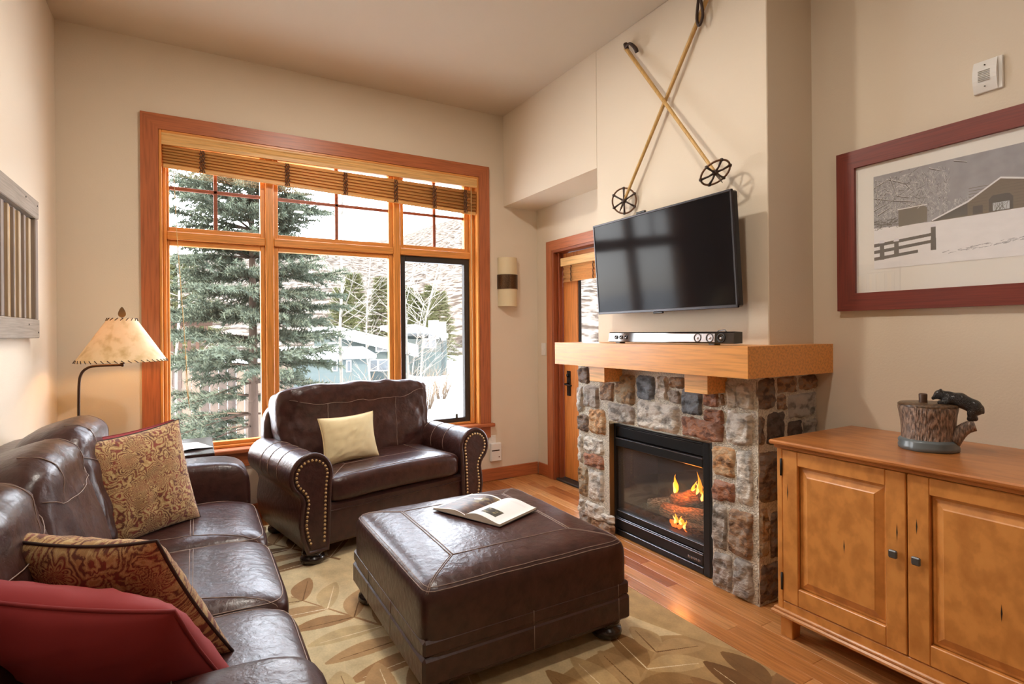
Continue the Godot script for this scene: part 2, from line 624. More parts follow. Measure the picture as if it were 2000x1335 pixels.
func _window() -> void:
	var o := setting("window_1", "wide fir window of three bays with transom panes and red casing")
	var zc := ZW + 0.022
	# casing, mitred
	var m0 := trim_wood(0)
	var m1 := trim_wood(1)
	var s := S()
	prism(s, PackedVector2Array([Vector2(-0.32, 2.915), Vector2(2.37, 2.915), Vector2(2.265, 2.81), Vector2(-0.215, 2.81)]), Transform3D(Basis(), Vector3(0, 0, ZW)), 0.022)
	part(o, "casing_head", s, m0)
	for k in 2:
		s = S()
		var a := -0.32 if k == 0 else 2.37
		var b := -0.215 if k == 0 else 2.265
		prism(s, PackedVector2Array([Vector2(a, 0.54), Vector2(b, 0.54), Vector2(b, 2.81), Vector2(a, 2.915)]), Transform3D(Basis(), Vector3(0, 0, ZW)), 0.022)
		part(o, "casing_side", s, m1)
	boxed(o, "window_stool", Vector3(-0.35, 0.508, ZW - 0.14), Vector3(2.40, 0.54, ZW + 0.055), m0, 0.006)
	boxed(o, "apron", Vector3(-0.32, 0.405, ZW), Vector3(2.37, 0.508, ZW + 0.018), m0, 0.003)
	# jamb liners
	var j0 := sash_wood(0)
	var j1 := sash_wood(1)
	boxed(o, "jamb", Vector3(-0.215, 0.54, ZW - 0.14), Vector3(-0.197, 2.81, ZW + 0.016), j1)
	boxed(o, "jamb", Vector3(2.247, 0.54, ZW - 0.14), Vector3(2.265, 2.81, ZW + 0.016), j1)
	boxed(o, "jamb_head", Vector3(-0.197, 2.792, ZW - 0.14), Vector3(2.247, 2.81, ZW + 0.016), j0)
	var zp := ZW - 0.10   # pane
	var posts := [[-0.197, -0.172], [0.467, 0.528], [1.475, 1.537], [2.20, 2.247]]
	for q in posts:
		s = S()
		bx(s, Vector3(q[0], 0.54, zp - 0.04), Vector3(q[1], 2.792, zp + 0.055), 0.006)
		part(o, "mullion_post", s, j1)
	var cols := [[-0.172, 0.467, -0.158, 0.434, 0.134], [0.528, 1.475, 0.561, 1.441, 1.01], [1.537, 2.20, 1.572, 2.155, 1.867]]
	var glass := M("window glass", Color(0.9, 0.95, 1.0, 0.003), 0.0, {"alpha": true, "spec": 0.5})
	var dark := M("dark bronze screen frame", rgb(44, 38, 34), 0.45)
	var munt := wood("muntin fir", rgb(150, 78, 46), 0, 0.4)
	for ci in 3:
		var c: Array = cols[ci]
		# transom rail in two steps
		boxed(o, "transom_rail", Vector3(c[0], 2.058, zp - 0.04), Vector3(c[1], 2.118, zp + 0.055), j0, 0.006)
		boxed(o, "sill_rail", Vector3(c[0], 0.54, zp - 0.04), Vector3(c[1], 0.562, zp + 0.05), j0, 0.005)
		boxed(o, "head_rail", Vector3(c[0], 2.76, zp - 0.04), Vector3(c[1], 2.792, zp + 0.05), j0, 0.005)
		for r in 2:
			var y0: float = [0.562, 2.118][r]
			var y1: float = [2.058, 2.76][r]
			var g0: float = [0.588, 2.152][r]
			var g1: float = [2.022, 2.73][r]
			var fm0: Material = j0
			var fm1: Material = j1
			var cl: float = c[2]
			var cr: float = c[3]
			if ci == 2 and r == 0:
				fm0 = dark
				fm1 = dark
				g1 = 2.006
				cl = 1.585
				g0 = 0.602
				cr = 2.15
			boxed(o, "sash_stile", Vector3(c[0], y0, zp - 0.025), Vector3(cl, y1, zp + 0.03), fm1)
			boxed(o, "sash_stile", Vector3(cr, y0, zp - 0.025), Vector3(c[1], y1, zp + 0.03), fm1)
			boxed(o, "sash_rail", Vector3(cl, y0, zp - 0.025), Vector3(cr, g0, zp + 0.03), fm0)
			boxed(o, "sash_rail", Vector3(cl, g1, zp - 0.025), Vector3(cr, y1, zp + 0.03), fm0)
			boxed(o, "pane", Vector3(cl - 0.005, g0 - 0.005, zp - 0.003), Vector3(cr + 0.005, g1 + 0.005, zp + 0.003), glass, 0)
			if r == 1:
				boxed(o, "muntin", Vector3(c[4] - 0.013, g0, zp - 0.012), Vector3(c[4] + 0.013, g1, zp + 0.014), munt)
				boxed(o, "muntin", Vector3(cl, 2.422, zp - 0.012), Vector3(cr, 2.446, zp + 0.014), munt)
	# little latch on the casement
	boxed(o, "latch", Vector3(2.05, 0.602, zp + 0.03), Vector3(2.07, 0.64, zp + 0.045), M("latch metal", rgb(90, 85, 70), 0.4, {"metal": 0.6}))
	_blind()

func _blind() -> void:
	var t := thing("bamboo_blind", "woven bamboo blind folded up under its wooden valance across the wide window", "blind", Vector3(0, 2.8, ZW))
	var vw := wood("blind valance", rgb(236, 186, 118), 0, 0.4)
	# moulded valance
	var s := S()
	var pr := PackedVector2Array([Vector2(0.0, 0), Vector2(0.012, 0), Vector2(0.014, -0.02), Vector2(0.008, -0.028), Vector2(0.012, -0.04), Vector2(0.016, -0.052), Vector2(0.012, -0.062), Vector2(0.016, -0.09), Vector2(0.0, -0.09)])
	# polygon x -> world z, y -> world y, pushed along world -x
	prism(s, pr, Transform3D(Basis(Vector3(0, 0, 1), Vector3(0, 1, 0), Vector3(-1, 0, 0)), Vector3(2.247, 0.0, 0.0)), 2.444)
	part(t, "valance", s, vw)
	boxed(t, "head_rail", Vector3(-0.19, -0.05, -0.04), Vector3(2.24, -0.01, -0.002), wood("blind rail", rgb(160, 105, 60), 0, 0.5))
	# folded stack of reeds; hangs a little lower to the right
	var rm := wood("bamboo reed", rgb(244, 182, 108), 0, 0.5, {"fine": 2.0, "back": rgb(170, 104, 44)})
	s = S()
	var layers := 7
	for L in layers:
		for k in 11:
			var f := float(k) / 10.0
			var yl := -0.092 - 0.0195 * L - 0.0019 * k
			var yr := -0.120 - 0.0295 * L - 0.0028 * k
			var z := -0.016 + 0.018 * f + (0.0015 if k % 2 else 0.0)
			tube(s, [Vector3(-0.192, yl, z), Vector3(2.242, yr, z)], 0.0042, 5)
	stuff(part(t, "reed_stack", s, rm))
	s = S()
	prism(s, PackedVector2Array([Vector2(-0.192, -0.085), Vector2(2.242, -0.118), Vector2(2.242, -0.325), Vector2(-0.192, -0.235)]), Transform3D(Basis(), Vector3(0, 0, -0.03)), 0.012)
	part(t, "folded_backing", s, rm)
	s = S()
	box(s, X(Vector3(1.025, -0.282, 0.0), 0, 0, -2.2), Vector3(2.43, 0.028, 0.012), 0.003)
	part(t, "bottom_rail", s, wood("blind bottom rail", rgb(236, 176, 104), 0, 0.45))
	# woven ties
	var tm := M("blind tie thread", rgb(96, 62, 40), 0.8)
	for q in [0.05, 0.62, 1.06, 1.48, 1.83, 2.13]:
		s = S()
		for k in 3:
			var pts := []
			for i in 14:
				var f := i / 13.0
				pts.append(Vector3(q + (k - 1) * 0.012 + 0.006 * sin(f * 30.0 + k * 2.0), lerpf(-0.1 - 0.012 * q, -0.255 - 0.035 * q, f), 0.016 + 0.004 * cos(f * 26.0 + k)))
			tube(s, pts, 0.004, 5)
		part(t, "woven_tie", s, tm)
	# pull cords
	var cm := M("blind cord", rgb(214, 184, 130), 0.7)
	s = S()
	tube(s, [Vector3(2.185, -0.1, 0.02), Vector3(2.186, -0.6, 0.016), Vector3(2.192, -2.2, 0.016)], 0.003, 6)
	part(t, "pull_cord", s, cm)
	s = S()
	tube(s, [Vector3(-0.125, -0.28, 0.018), Vector3(-0.11, -0.7, 0.018), Vector3(-0.07, -1.4, 0.018), Vector3(-0.045, -1.9, 0.018)], 0.0022, 6)
	tube(s, [Vector3(-0.06, -1.62, 0.018), Vector3(-0.06, -1.78, 0.022), Vector3(-0.04, -1.94, 0.018)], 0.002, 6)
	lathe(s, [Vector2(0, -0.015), Vector2(0.007, -0.012), Vector2(0.005, 0.012), Vector2(0, 0.015)], X(Vector3(-0.062, -1.58, 0.018)), 10)
	part(t, "pull_cord", s, cm)

func _door() -> void:
	var o := setting("door_1", "fir glass door with black lever handle in the recess")
	var m1 := trim_wood(1)
	var m2 := trim_wood(2)
	# casing
	var s := S()
	var B := Basis(Vector3(0, 0, 1), Vector3(0, 1, 0), Vector3(-1, 0, 0))
	prism(s, PackedVector2Array([Vector2(-4.33, 2.23), Vector2(ZB - 0.005, 2.23), Vector2(ZB - 0.005, 2.14), Vector2(-4.24, 2.14)]), Transform3D(B, Vector3(XD, 0, 0)), 0.02)
	part(o, "casing_head", s, m2)
	s = S()
	prism(s, PackedVector2Array([Vector2(-4.33, 0), Vector2(-4.24, 0), Vector2(-4.24, 2.14), Vector2(-4.33, 2.23)]), Transform3D(B, Vector3(XD, 0, 0)), 0.02)
	part(o, "casing_side", s, m1)
	boxed(o, "casing_side", Vector3(XD - 0.02, 0, -3.27), Vector3(XD, 2.14, -3.18), m1)
	var jm := wood("dark fir jamb", rgb(150, 76, 42), 1, 0.4)
	boxed(o, "jamb", Vector3(XD - 0.018, 0, -4.24), Vector3(XD + 0.16, 2.14, -4.215), jm)
	boxed(o, "jamb", Vector3(XD - 0.018, 0, -3.295), Vector3(XD + 0.16, 2.14, -3.27), jm)
	boxed(o, "jamb_head", Vector3(XD - 0.018, 2.115, -4.215), Vector3(XD + 0.16, 2.14, -3.295), wood("dark fir jamb head", rgb(150, 76, 42), 2, 0.4))
	boxed(o, "door_stop", Vector3(XD + 0.03, 0, -4.215), Vector3(XD + 0.075, 2.115, -4.19), jm)
	boxed(o, "threshold", Vector3(XD - 0.005, 0.0, -4.215), Vector3(XD + 0.16, 0.022, -3.295), M("dark threshold", rgb(50, 42, 36), 0.5), 0.006)
	var dm := wood("door fir", rgb(214, 130, 60), 1, 0.35)
	var dh := wood("door fir rail", rgb(214, 130, 60), 2, 0.35)
	var x0 := XD + 0.08
	var x1 := XD + 0.125
	boxed(o, "door_stile", Vector3(x0, 0.025, -4.19), Vector3(x1, 2.11, -3.975), dm)
	boxed(o, "door_stile", Vector3(x0, 0.025, -3.45), Vector3(x1, 2.11, -3.30), dm)
	boxed(o, "door_rail", Vector3(x0, 1.95, -3.975), Vector3(x1, 2.11, -3.45), dh)
	boxed(o, "door_rail", Vector3(x0, 0.025, -3.975), Vector3(x1, 0.27, -3.45), dh)
	boxed(o, "glazing_bead", Vector3(x0 + 0.008, 0.27, -3.975), Vector3(x1 - 0.008, 1.95, -3.962), M("black glazing bead", rgb(30, 28, 26), 0.5))
	boxed(o, "door_pane", Vector3(x0 + 0.02, 0.26, -3.98), Vector3(x0 + 0.026, 1.96, -3.445), mats["window glass"], 0)
	var bk := M("black door hardware", rgb(22, 20, 19), 0.35, {"metal": 0.5})
	s = S()
	bx(s, Vector3(x0 - 0.012, 0.79, -4.135), Vector3(x0, 1.02, -4.085), 0.004)
	tube(s, [Vector3(x0, 0.9, -4.11), Vector3(x0 - 0.05, 0.9, -4.11), Vector3(x0 - 0.06, 0.9, -4.09), Vector3(x0 - 0.06, 0.895, -4.0)], 0.009, 8)
	lathe(s, [Vector2(0, 0.0), Vector2(0.016, 0.0), Vector2(0.016, 0.012), Vector2(0, 0.014)], X(Vector3(x0 - 0.012, 0.98, -4.11), 0, 0, 90), 14)
	part(o, "lever_handle", s, bk)
	# small bamboo blind on the door
	var t := thing("door_blind", "small folded bamboo blind at the top of the glass door", "blind", Vector3(x0 - 0.002, 2.06, 0))
	boxed(t, "valance", Vector3(-0.05, -0.075, -4.165), Vector3(-0.036, 0.0, -3.42), wood("blind valance z", rgb(236, 186, 118), 2, 0.4), 0.003)
	boxed(t, "head_rail", Vector3(-0.036, -0.05, -4.155), Vector3(0.0, -0.005, -3.43), wood("blind rail z", rgb(160, 105, 60), 2, 0.5), 0.003)
	s = S()
	for k in 22:
		var f := k / 21.0
		tube(s, [Vector3(-0.026 - 0.006 * sin(f * 20.0), -0.06 - 0.16 * f, -4.145), Vector3(-0.026 - 0.006 * sin(f * 20.0), -0.06 - 0.16 * f, -3.43)], 0.0048, 5)
	stuff(part(t, "reed_stack", s, wood("bamboo reed z", rgb(244, 182, 108), 2, 0.5, {"fine": 2.0, "back": rgb(170, 104, 44)})))
	for z in [-4.02, -3.7]:
		s = S()
		var pts := []
		for i in 10:
			pts.append(Vector3(-0.038 - 0.002 * cos(i * 2.0), -0.07 - 0.15 * i / 9.0, z + 0.006 * sin(i * 2.2)))
		tube(s, pts, 0.005, 5)
		part(t, "woven_tie", s, mats["blind tie thread"])

# stones: pixel boxes on the front (x = face) and on the side (z = face)
func stone(parent: Node3D, c: Array, u: Vector3, v: Vector3, n: Vector3, m: Material, proud: float, seed_: int) -> void:
	# c: four corners, counter-clockwise seen from outside, on the mortar plane
	var r := RandomNumberGenerator.new()
	r.seed = seed_
	var fn := FastNoiseLite.new()
	fn.seed = seed_
	fn.frequency = 9.0
	var N := 11
	var mid: Vector3 = (c[0] + c[1] + c[2] + c[3]) * 0.25
	var g := []
	for i in N + 1:
		var row := []
		for j in N + 1:
			var a := 2.0 * i / N - 1.0
			var b := 2.0 * j / N - 1.0
			# squircle corners
			var k := maxf(absf(a), absf(b))
			var l := pow(pow(absf(a), 13.0) + pow(absf(b), 13.0), 1.0 / 13.0)
			var sh := k / maxf(l, 1e-5) if k > 0 else 1.0
			var aa := a * sh
			var bb := b * sh
			var p: Vector3 = c[0].lerp(c[1], (aa + 1) * 0.5).lerp(c[3].lerp(c[2], (aa + 1) * 0.5), (bb + 1) * 0.5)
			var edge := smoothstep(1.0, 0.88, k)
			var q := p * 1.0
			p += (u * fn.get_noise_3dv(q * 1.3 + Vector3(9, 0, 0)) + v * fn.get_noise_3dv(q * 1.3 + Vector3(0, 7, 0))) * 0.016 * (0.35 + 0.65 * k)
			var ht := proud * (0.0 if k > 0.999 else pow(edge, 0.6))
			ht += edge * 0.013 * fn.get_noise_3dv(q * 2.2) + edge * 0.005 * fn.get_noise_3dv(q * 7.0)
			p += n * (ht - (0.006 if k > 0.999 else 0.0))
			row.append(p - mid)
		g.append(row)
	var s := S()
	s.set_smooth_group(0)
	for i in N:
		for j in N:
			quad(s, g[i][j], g[i + 1][j], g[i + 1][j + 1], g[i][j + 1])
	var o := part(parent, "stone", s, m)
	o.position = mid

func _fireplace() -> void:
	var t := thing("stone_fireplace_surround", "fireplace surround of grey and brown rough stones in pale mortar", "fireplace")
	var xf := 2.425      # mortar plane of the front
	var zf := -1.748     # mortar plane of the side
	var zl := -3.225
	var fy := 0.775      # opening
	var f0 := -2.888
	var f1 := -2.03
	var mm := M("pale mortar", rgb(226, 216, 198), 0.9, {"tex": noise_tex("mortar_tex", 0.03, [[0, grey(0.72)], [0.5, grey(0.92)], [1, grey(1)]]), "bump": noise_tex("mortar_bump", 0.04, []), "bump_cm": 0.5, "scale": Vector3(4, 4, 4)})
	var s := S()
	bx(s, Vector3(xf, fy, zl), Vector3(XC + 0.001, 1.15, zf), 0)
	bx(s, Vector3(xf, 0, zl), Vector3(XC + 0.001, fy, f0), 0)
	bx(s, Vector3(xf, 0, f1), Vector3(XC + 0.001, fy, zf), 0)
	bx(s, Vector3(XC, 0, zl), Vector3(XD, 1.15, ZB), 0)
	bx(s, Vector3(XC, 0, ZR), Vector3(XR, 1.15, zf), 0)
	part(t, "mortar_core", s, mm)
	boxed(t, "shaded_reveal", Vector3(xf + 0.004, 0.0, f0), Vector3(2.5, fy, f0 + 0.003), M("shaded reveal brown", rgb(126, 100, 62), 0.5, {"metal": 0.4}), 0.0, "brown strip painted as the shaded stone reveal of the fire opening")  # brown tone stands for the shadowed side of the stone opening
	var st1 := noise_tex("stone_tex_a", 0.010, [[0, grey(0.5)], [0.36, grey(0.76)], [0.5, grey(0.93)], [1, grey(1)]], FastNoiseLite.TYPE_SIMPLEX_SMOOTH, 6, 512, 40.0)
	var st2 := noise_tex("stone_tex_b", 0.012, [[0, Color(0.5, 0.46, 0.44)], [0.36, Color(0.7, 0.64, 0.6)], [0.5, Color(0.98, 0.86, 0.74)], [0.66, Color(0.9, 0.9, 0.9)], [1, Color(1, 1, 1)]], FastNoiseLite.TYPE_SIMPLEX_SMOOTH, 6, 512, 18.0)
	var sb := noise_tex("stone_bump", 0.012, [], FastNoiseLite.TYPE_SIMPLEX_SMOOTH, 7, 512, 15.0)
	# light, grey, dark, blue, brown, tan, red, olive
	var pal := {"L": rgb(226, 218, 206), "G": rgb(184, 175, 165), "D": rgb(136, 124, 116), "B": rgb(128, 134, 142), "N": rgb(172, 152, 134), "T": rgb(204, 172, 136), "R": rgb(174, 134, 116), "O": rgb(178, 162, 138), "K": rgb(108, 94, 86)}
	var sm := {}
	for k in pal:
		sm[k] = M("field stone " + k, pal[k], 0.85, {"tex": st1 if k in ["L", "G", "B", "K"] else st2, "bump": sb, "bump_cm": 1.4, "scale": Vector3(1.7, 2.3, 1.7), "world": true})
	var front := [[1127, 716, 1152, 749, "D"], [1127, 752, 1139, 805, "L"], [1141, 751, 1171, 796, "G"], [1173, 745, 1200, 783, "N"], [1203, 730, 1241, 789, "O"], [1245, 732, 1280, 781, "B"], [1283, 734, 1304, 781, "L"], [1307, 734, 1339, 758, "N"], [1307, 762, 1329, 785, "G"],
		[1152, 799, 1183, 849, "T"], [1127, 808, 1150, 842, "D"], [1187, 789, 1241, 826, "G"], [1244, 785, 1329, 842, "L"], [1331, 762, 1373, 813, "B"], [1331, 817, 1416, 858, "R"], [1376, 798, 1415, 826, "R"], [1376, 766, 1404, 793, "R"], [1406, 768, 1416, 794, "N"], [1342, 738, 1374, 758, "N"], [1377, 740, 1414, 763, "D"], [1418, 743, 1440, 797, "L"], [1442, 745, 1471, 800, "L"],
		[1418, 803, 1471, 868, "L"], [1387, 868, 1436, 932, "T"], [1439, 874, 1471, 988, "L"], [1387, 936, 1436, 979, "R"], [1386, 982, 1421, 1072, "G"], [1424, 994, 1471, 1090, "N"], [1386, 1078, 1432, 1155, "G"], [1435, 1094, 1472, 1180, "G"],
		[1127, 845, 1139, 902, "L"], [1141, 853, 1180, 884, "L"], [1141, 888, 1180, 914, "R"], [1127, 906, 1149, 968, "O"], [1151, 917, 1180, 980, "L"], [1127, 971, 1141, 1000, "L"], [1144, 983, 1180, 1012, "L"]]
	var i := 0
	for q in front:
		var yl := 0.0
		var sk := 0.0
		# rows slope with the wall in the picture; corners on the wall plane stay level
		var mid_t := at_x((q[0] + q[2]) * 0.5, q[1], xf)
		var mid_b := at_x((q[0] + q[2]) * 0.5, q[3], xf)
		var z0 := at_x(q[0], (q[1] + q[3]) * 0.5, xf).z
		var z1 := at_x(q[2], (q[1] + q[3]) * 0.5, xf).z
		z1 = minf(z1, zf - 0.004)
		z0 = maxf(z0, zl + 0.002)
		var y0 := maxf(mid_b.y, 0.004)
		var y1 := minf(mid_t.y, 1.146)
		if (y0 + y1) * 0.5 > fy:
			if z1 > f0 + 0.01 and z0 < f1 - 0.01:
				y0 = maxf(y0, fy + 0.004)
		elif (z0 + z1) * 0.5 < (f0 + f1) * 0.5:
			z1 = minf(z1, f0 - 0.004)
		else:
			z0 = maxf(z0, f1 + 0.004)
		var j := func() -> float: return rng.randf_range(-0.006, 0.006)
		stone(t, [Vector3(xf, y0 + j.call(), z0), Vector3(xf, y0 + j.call(), z1), Vector3(xf, y1 + j.call(), z1), Vector3(xf, y1 + j.call(), z0)], Vector3(0, 0, 1), Vector3(0, 1, 0), Vector3(-1, 0, 0), sm[q[4]], rng.randf_range(0.014, 0.024), 100 + i)
		i += 1
	# lower left stones behind the ottoman
	for q in [[-3.22, 0.004, -3.09, 0.10, "G"], [-3.08, 0.004, -2.84, 0.07, "N"], [-3.08, 0.08, -2.84, 0.13, "L"]]:
		stone(t, [Vector3(xf, q[1], q[0]), Vector3(xf, q[1], q[2]), Vector3(xf, q[3], q[2]), Vector3(xf, q[3], q[0])], Vector3(0, 0, 1), Vector3(0, 1, 0), Vector3(-1, 0, 0), sm[q[4]], 0.018, 100 + i)
		i += 1
	var side := [[1473, 736, 1513, 801, "D"], [1517, 734, 1556, 766, "N"], [1560, 731, 1596, 761, "N"], [1517, 771, 1534, 799, "N"], [1537, 766, 1598, 814, "G"], [1473, 812, 1489, 872, "D"], [1496, 804, 1532, 869, "K"], [1537, 819, 1566, 860, "K"], [1568, 817, 1598, 862, "G"], [1473, 879, 1526, 985, "D"], [1530, 872, 1598, 950, "N"], [1473, 993, 1500, 1093, "O"], [1503, 992, 1545, 1090, "D"], [1473, 1098, 1530, 1182, "D"], [1534, 1094, 1590, 1160, "G"], [1530, 955, 1590, 1005, "G"]]
	for q in side:
		var z := zf
		var a := at_z(q[0], (q[1] + q[3]) * 0.5, z)
		var b := at_z(q[2], (q[1] + q[3]) * 0.5, z)
		var c := at_z((q[0] + q[2]) * 0.5, q[3], z)
		var d := at_z((q[0] + q[2]) * 0.5, q[1], z)
		var x0 := maxf(a.x, xf + 0.002)
		var x1 := minf(b.x, XR - 0.002)
		var y0 := maxf(c.y, 0.004)
		var y1 := minf(d.y, 1.146)
		stone(t, [Vector3(x0, y0, z), Vector3(x1, y0, z), Vector3(x1, y1, z), Vector3(x0, y1, z)], Vector3(1, 0, 0), Vector3(0, 1, 0), Vector3(0, 0, 1), sm[q[4]], 0.012, 300 + i)
		i += 1
	# mantel
	t = thing("mantel_shelf", "thick honey fir mantel shelf with two corbels above the stones", "mantel")
	s = S()
	prism(s, PackedVector2Array([Vector2(2.225, -3.235), Vector2(2.225, -1.655), Vector2(XR, -1.655), Vector2(XR, ZR), Vector2(XC, ZR), Vector2(XC, -3.235)]), Transform3D(Basis(Vector3(1, 0, 0), Vector3(0, 0, 1), Vector3(0, -1, 0)), Vector3(0, 1.305, 0)), 0.152)
	part(t, "shelf", s, wood("mantel fir", rgb(234, 158, 72), 2, 0.38, {"coat": 0.15}))
	for z in [[-2.905, -2.75], [-2.085, -1.93]]:
		boxed(t, "corbel", Vector3(2.275, 1.052, z[0]), Vector3(2.43, 1.153, z[1]), wood("corbel fir", rgb(250, 186, 112), 2, 0.4), 0.002)
	_insert(f0, f1, fy)

func _insert(f0: float, f1: float, fy: float) -> void:
	var t := thing("gas_fireplace_insert", "black metal gas fireplace insert with glass front and burning logs", "fireplace", Vector3(2.478, 0, 0))
	var bk := M("black fireplace metal", rgb(30, 31, 33), 0.35, {"metal": 0.2})
	var edge := M("bright metal edge", rgb(150, 152, 156), 0.25, {"metal": 0.9})
	var inner := M("dark firebox liner", rgb(58, 54, 52), 0.8)
	var a := at_x(1194, 925, 2.466).z
	var b := at_x(1386, 1000, 2.466).z
	var top := fy - 0.02
	boxed(t, "frame_side", Vector3(-0.012, 0.004, a), Vector3(0.06, top, a + 0.045), bk)
	boxed(t, "frame_side", Vector3(-0.012, 0.004, b - 0.045), Vector3(0.06, top, b), bk)
	boxed(t, "frame_head", Vector3(-0.012, top - 0.012, a + 0.045), Vector3(0.06, top, b - 0.045), bk)
	boxed(t, "upper_hood", Vector3(-0.002, top - 0.085, a + 0.045), Vector3(0.06, top - 0.016, b - 0.045), bk)
	boxed(t, "upper_bar", Vector3(-0.014, top - 0.15, a + 0.045), Vector3(0.05, top - 0.092, b - 0.045), bk, 0.006)
	boxed(t, "bright_edge", Vector3(-0.016, top - 0.099, a + 0.047), Vector3(-0.01, top - 0.093, b - 0.047), edge, 0.001)
	boxed(t, "bright_edge", Vector3(-0.006, top - 0.022, a + 0.047), Vector3(0.0, top - 0.019, b - 0.047), edge, 0.001)
	boxed(t, "lower_bar", Vector3(-0.004, 0.128, a + 0.045), Vector3(0.05, 0.176, b - 0.045), bk, 0.004)
	boxed(t, "bright_edge", Vector3(-0.007, 0.166, a + 0.047), Vector3(-0.003, 0.170, b - 0.047), edge, 0.001)
	boxed(t, "lower_louver", Vector3(-0.014, 0.052, a + 0.045), Vector3(0.05, 0.118, b - 0.045), bk, 0.006)
	boxed(t, "bright_edge", Vector3(-0.017, 0.112, a + 0.047), Vector3(-0.012, 0.118, b - 0.047), edge, 0.001)
	boxed(t, "bright_edge", Vector3(-0.012, 0.122, a + 0.047), Vector3(-0.007, 0.126, b - 0.047), edge, 0.001)
	boxed(t, "base_bar", Vector3(-0.01, 0.004, a + 0.045), Vector3(0.06, 0.046, b - 0.045), bk, 0.005)
	boxed(t, "bright_edge", Vector3(-0.013, 0.04, a + 0.047), Vector3(-0.009, 0.044, b - 0.047), edge, 0.001)
	# unreadable little metal badge
	var s := S()
	for k in 8:
		bx(s, Vector3(-0.0165, 0.070, b - 0.155 + k * 0.012), Vector3(-0.0135, 0.083, b - 0.147 + k * 0.012 - (k % 2) * 0.002), 0.0005)
	stuff(part(t, "badge", s, edge))
	# firebox
	s = S()
	var y0 := 0.15
	var y1 := top - 0.09
	bx(s, Vector3(0.39, y0, a), Vector3(0.41, y1 + 0.05, b), 0)
	bx(s, Vector3(0.04, y0, a + 0.02), Vector3(0.40, y1 + 0.05, a + 0.034), 0)
	bx(s, Vector3(0.04, y0, b - 0.034), Vector3(0.40, y1 + 0.05, b - 0.02), 0)
	bx(s, Vector3(0.04, y1 + 0.03, a), Vector3(0.40, y1 + 0.05, b), 0)
	bx(s, Vector3(0.04, y0 - 0.02, a), Vector3(0.40, y0 + 0.012, b), 0)
	part(t, "firebox", s, inner)
	boxed(t, "glass_front", Vector3(0.012, 0.176, a + 0.045), Vector3(0.016, top - 0.15, b - 0.045), M("fire glass", Color(0.5, 0.5, 0.5, 0.12), 0.02, {"alpha": true}), 0)
	# embers
	var em := M("ember bed", rgb(96, 74, 62), 0.9, {"tex": noise_tex("ember_tex", 0.06, [[0, grey(0.25)], [0.5, grey(0.7)], [1, grey(1)]]), "scale": Vector3(8, 8, 8), "bump": noise_tex("mortar_bump", 0.04, []), "bump_cm": 2.0})
	s = S()
	var r := RandomNumberGenerator.new()
	r.seed = 5
	for k in 90:
		var c := Vector3(r.randf_range(0.06, 0.34), 0.17 + r.randf() * 0.02, lerpf(a + 0.1, b - 0.08, r.randf()))
		superq(s, X(c, r.randf() * 90, r.randf() * 90, r.randf() * 90), Vector3(0.022, 0.014, 0.018) * r.randf_range(0.6, 1.3), 3, 3, 3)
	stuff(part(t, "ember_bed", s, em))
	var glow := M("glowing ember", rgb(255, 120, 40), 0.8, {"emit": rgb(255, 120, 40), "energy": 1.4})
	s = S()
	for k in 26:
		var c := Vector3(r.randf_range(0.055, 0.13), 0.182 + r.randf() * 0.03, lerpf(-2.45, -2.27, r.randf()))
		superq(s, X(c, r.randf() * 90, r.randf() * 90, 0), Vector3(0.012, 0.009, 0.012) * r.randf_range(0.6, 1.4), 3, 3, 3)
	stuff(part(t, "glowing_embers_fire", s, glow))
	# logs
	var lt := noise_tex("log_tex", 0.03, [[0, grey(0.25)], [0.45, grey(0.55)], [0.6, grey(0.85)], [1, grey(1)]], FastNoiseLite.TYPE_SIMPLEX_SMOOTH, 6, 512, 20.0)
	var logs := [[Vector3(0.12, 0.235, -2.69), Vector3(0.30, 0.40, -2.30), 0.032, rgb(176, 158, 134)], [Vector3(0.08, 0.265, -2.52), Vector3(0.10, 0.275, -2.16), 0.044, rgb(178, 120, 80)], [Vector3(0.28, 0.30, -2.36), Vector3(0.13, 0.37, -2.09), 0.038, rgb(140, 124, 108)], [Vector3(0.20, 0.29, -2.45), Vector3(0.34, 0.36, -2.15), 0.05, rgb(120, 96, 80)], [Vector3(0.06, 0.215, -2.30), Vector3(0.09, 0.25, -2.10), 0.035, rgb(164, 108, 70)], [Vector3(0.15, 0.32, -2.50), Vector3(0.17, 0.37, -2.28), 0.045, rgb(150, 92, 60)]]
	var fn := FastNoiseLite.new()
	fn.frequency = 8.0
	for q in logs:
		s = S()
		var pts := []
		var rad := []
		for k in 13:
			var f := k / 12.0
			var p: Vector3 = q[0].lerp(q[1], f)
			p += Vector3(0, 0.012 * sin(f * 4.0 + q[2] * 90.0), 0.008 * sin(f * 6.0))
			pts.append(p)
			rad.append(q[2] * (1.0 + 0.18 * fn.get_noise_3dv(p * 3.0)))
		tube(s, pts, rad, 12)
		part(t, "log", s, M("charred log %d" % int(q[2] * 1000), q[3], 0.9, {"tex": lt, "scale": Vector3(6, 6, 2), "bump": lt, "bump_cm": 1.5}))
	# flames
	var fl := M("flame", rgb(255, 170, 60), 0.9, {"emit": rgb(255, 158, 40), "energy": 1.5})
	var fl2 := M("flame core", rgb(255, 210, 120), 0.9, {"emit": rgb(255, 206, 110), "energy": 2.4})
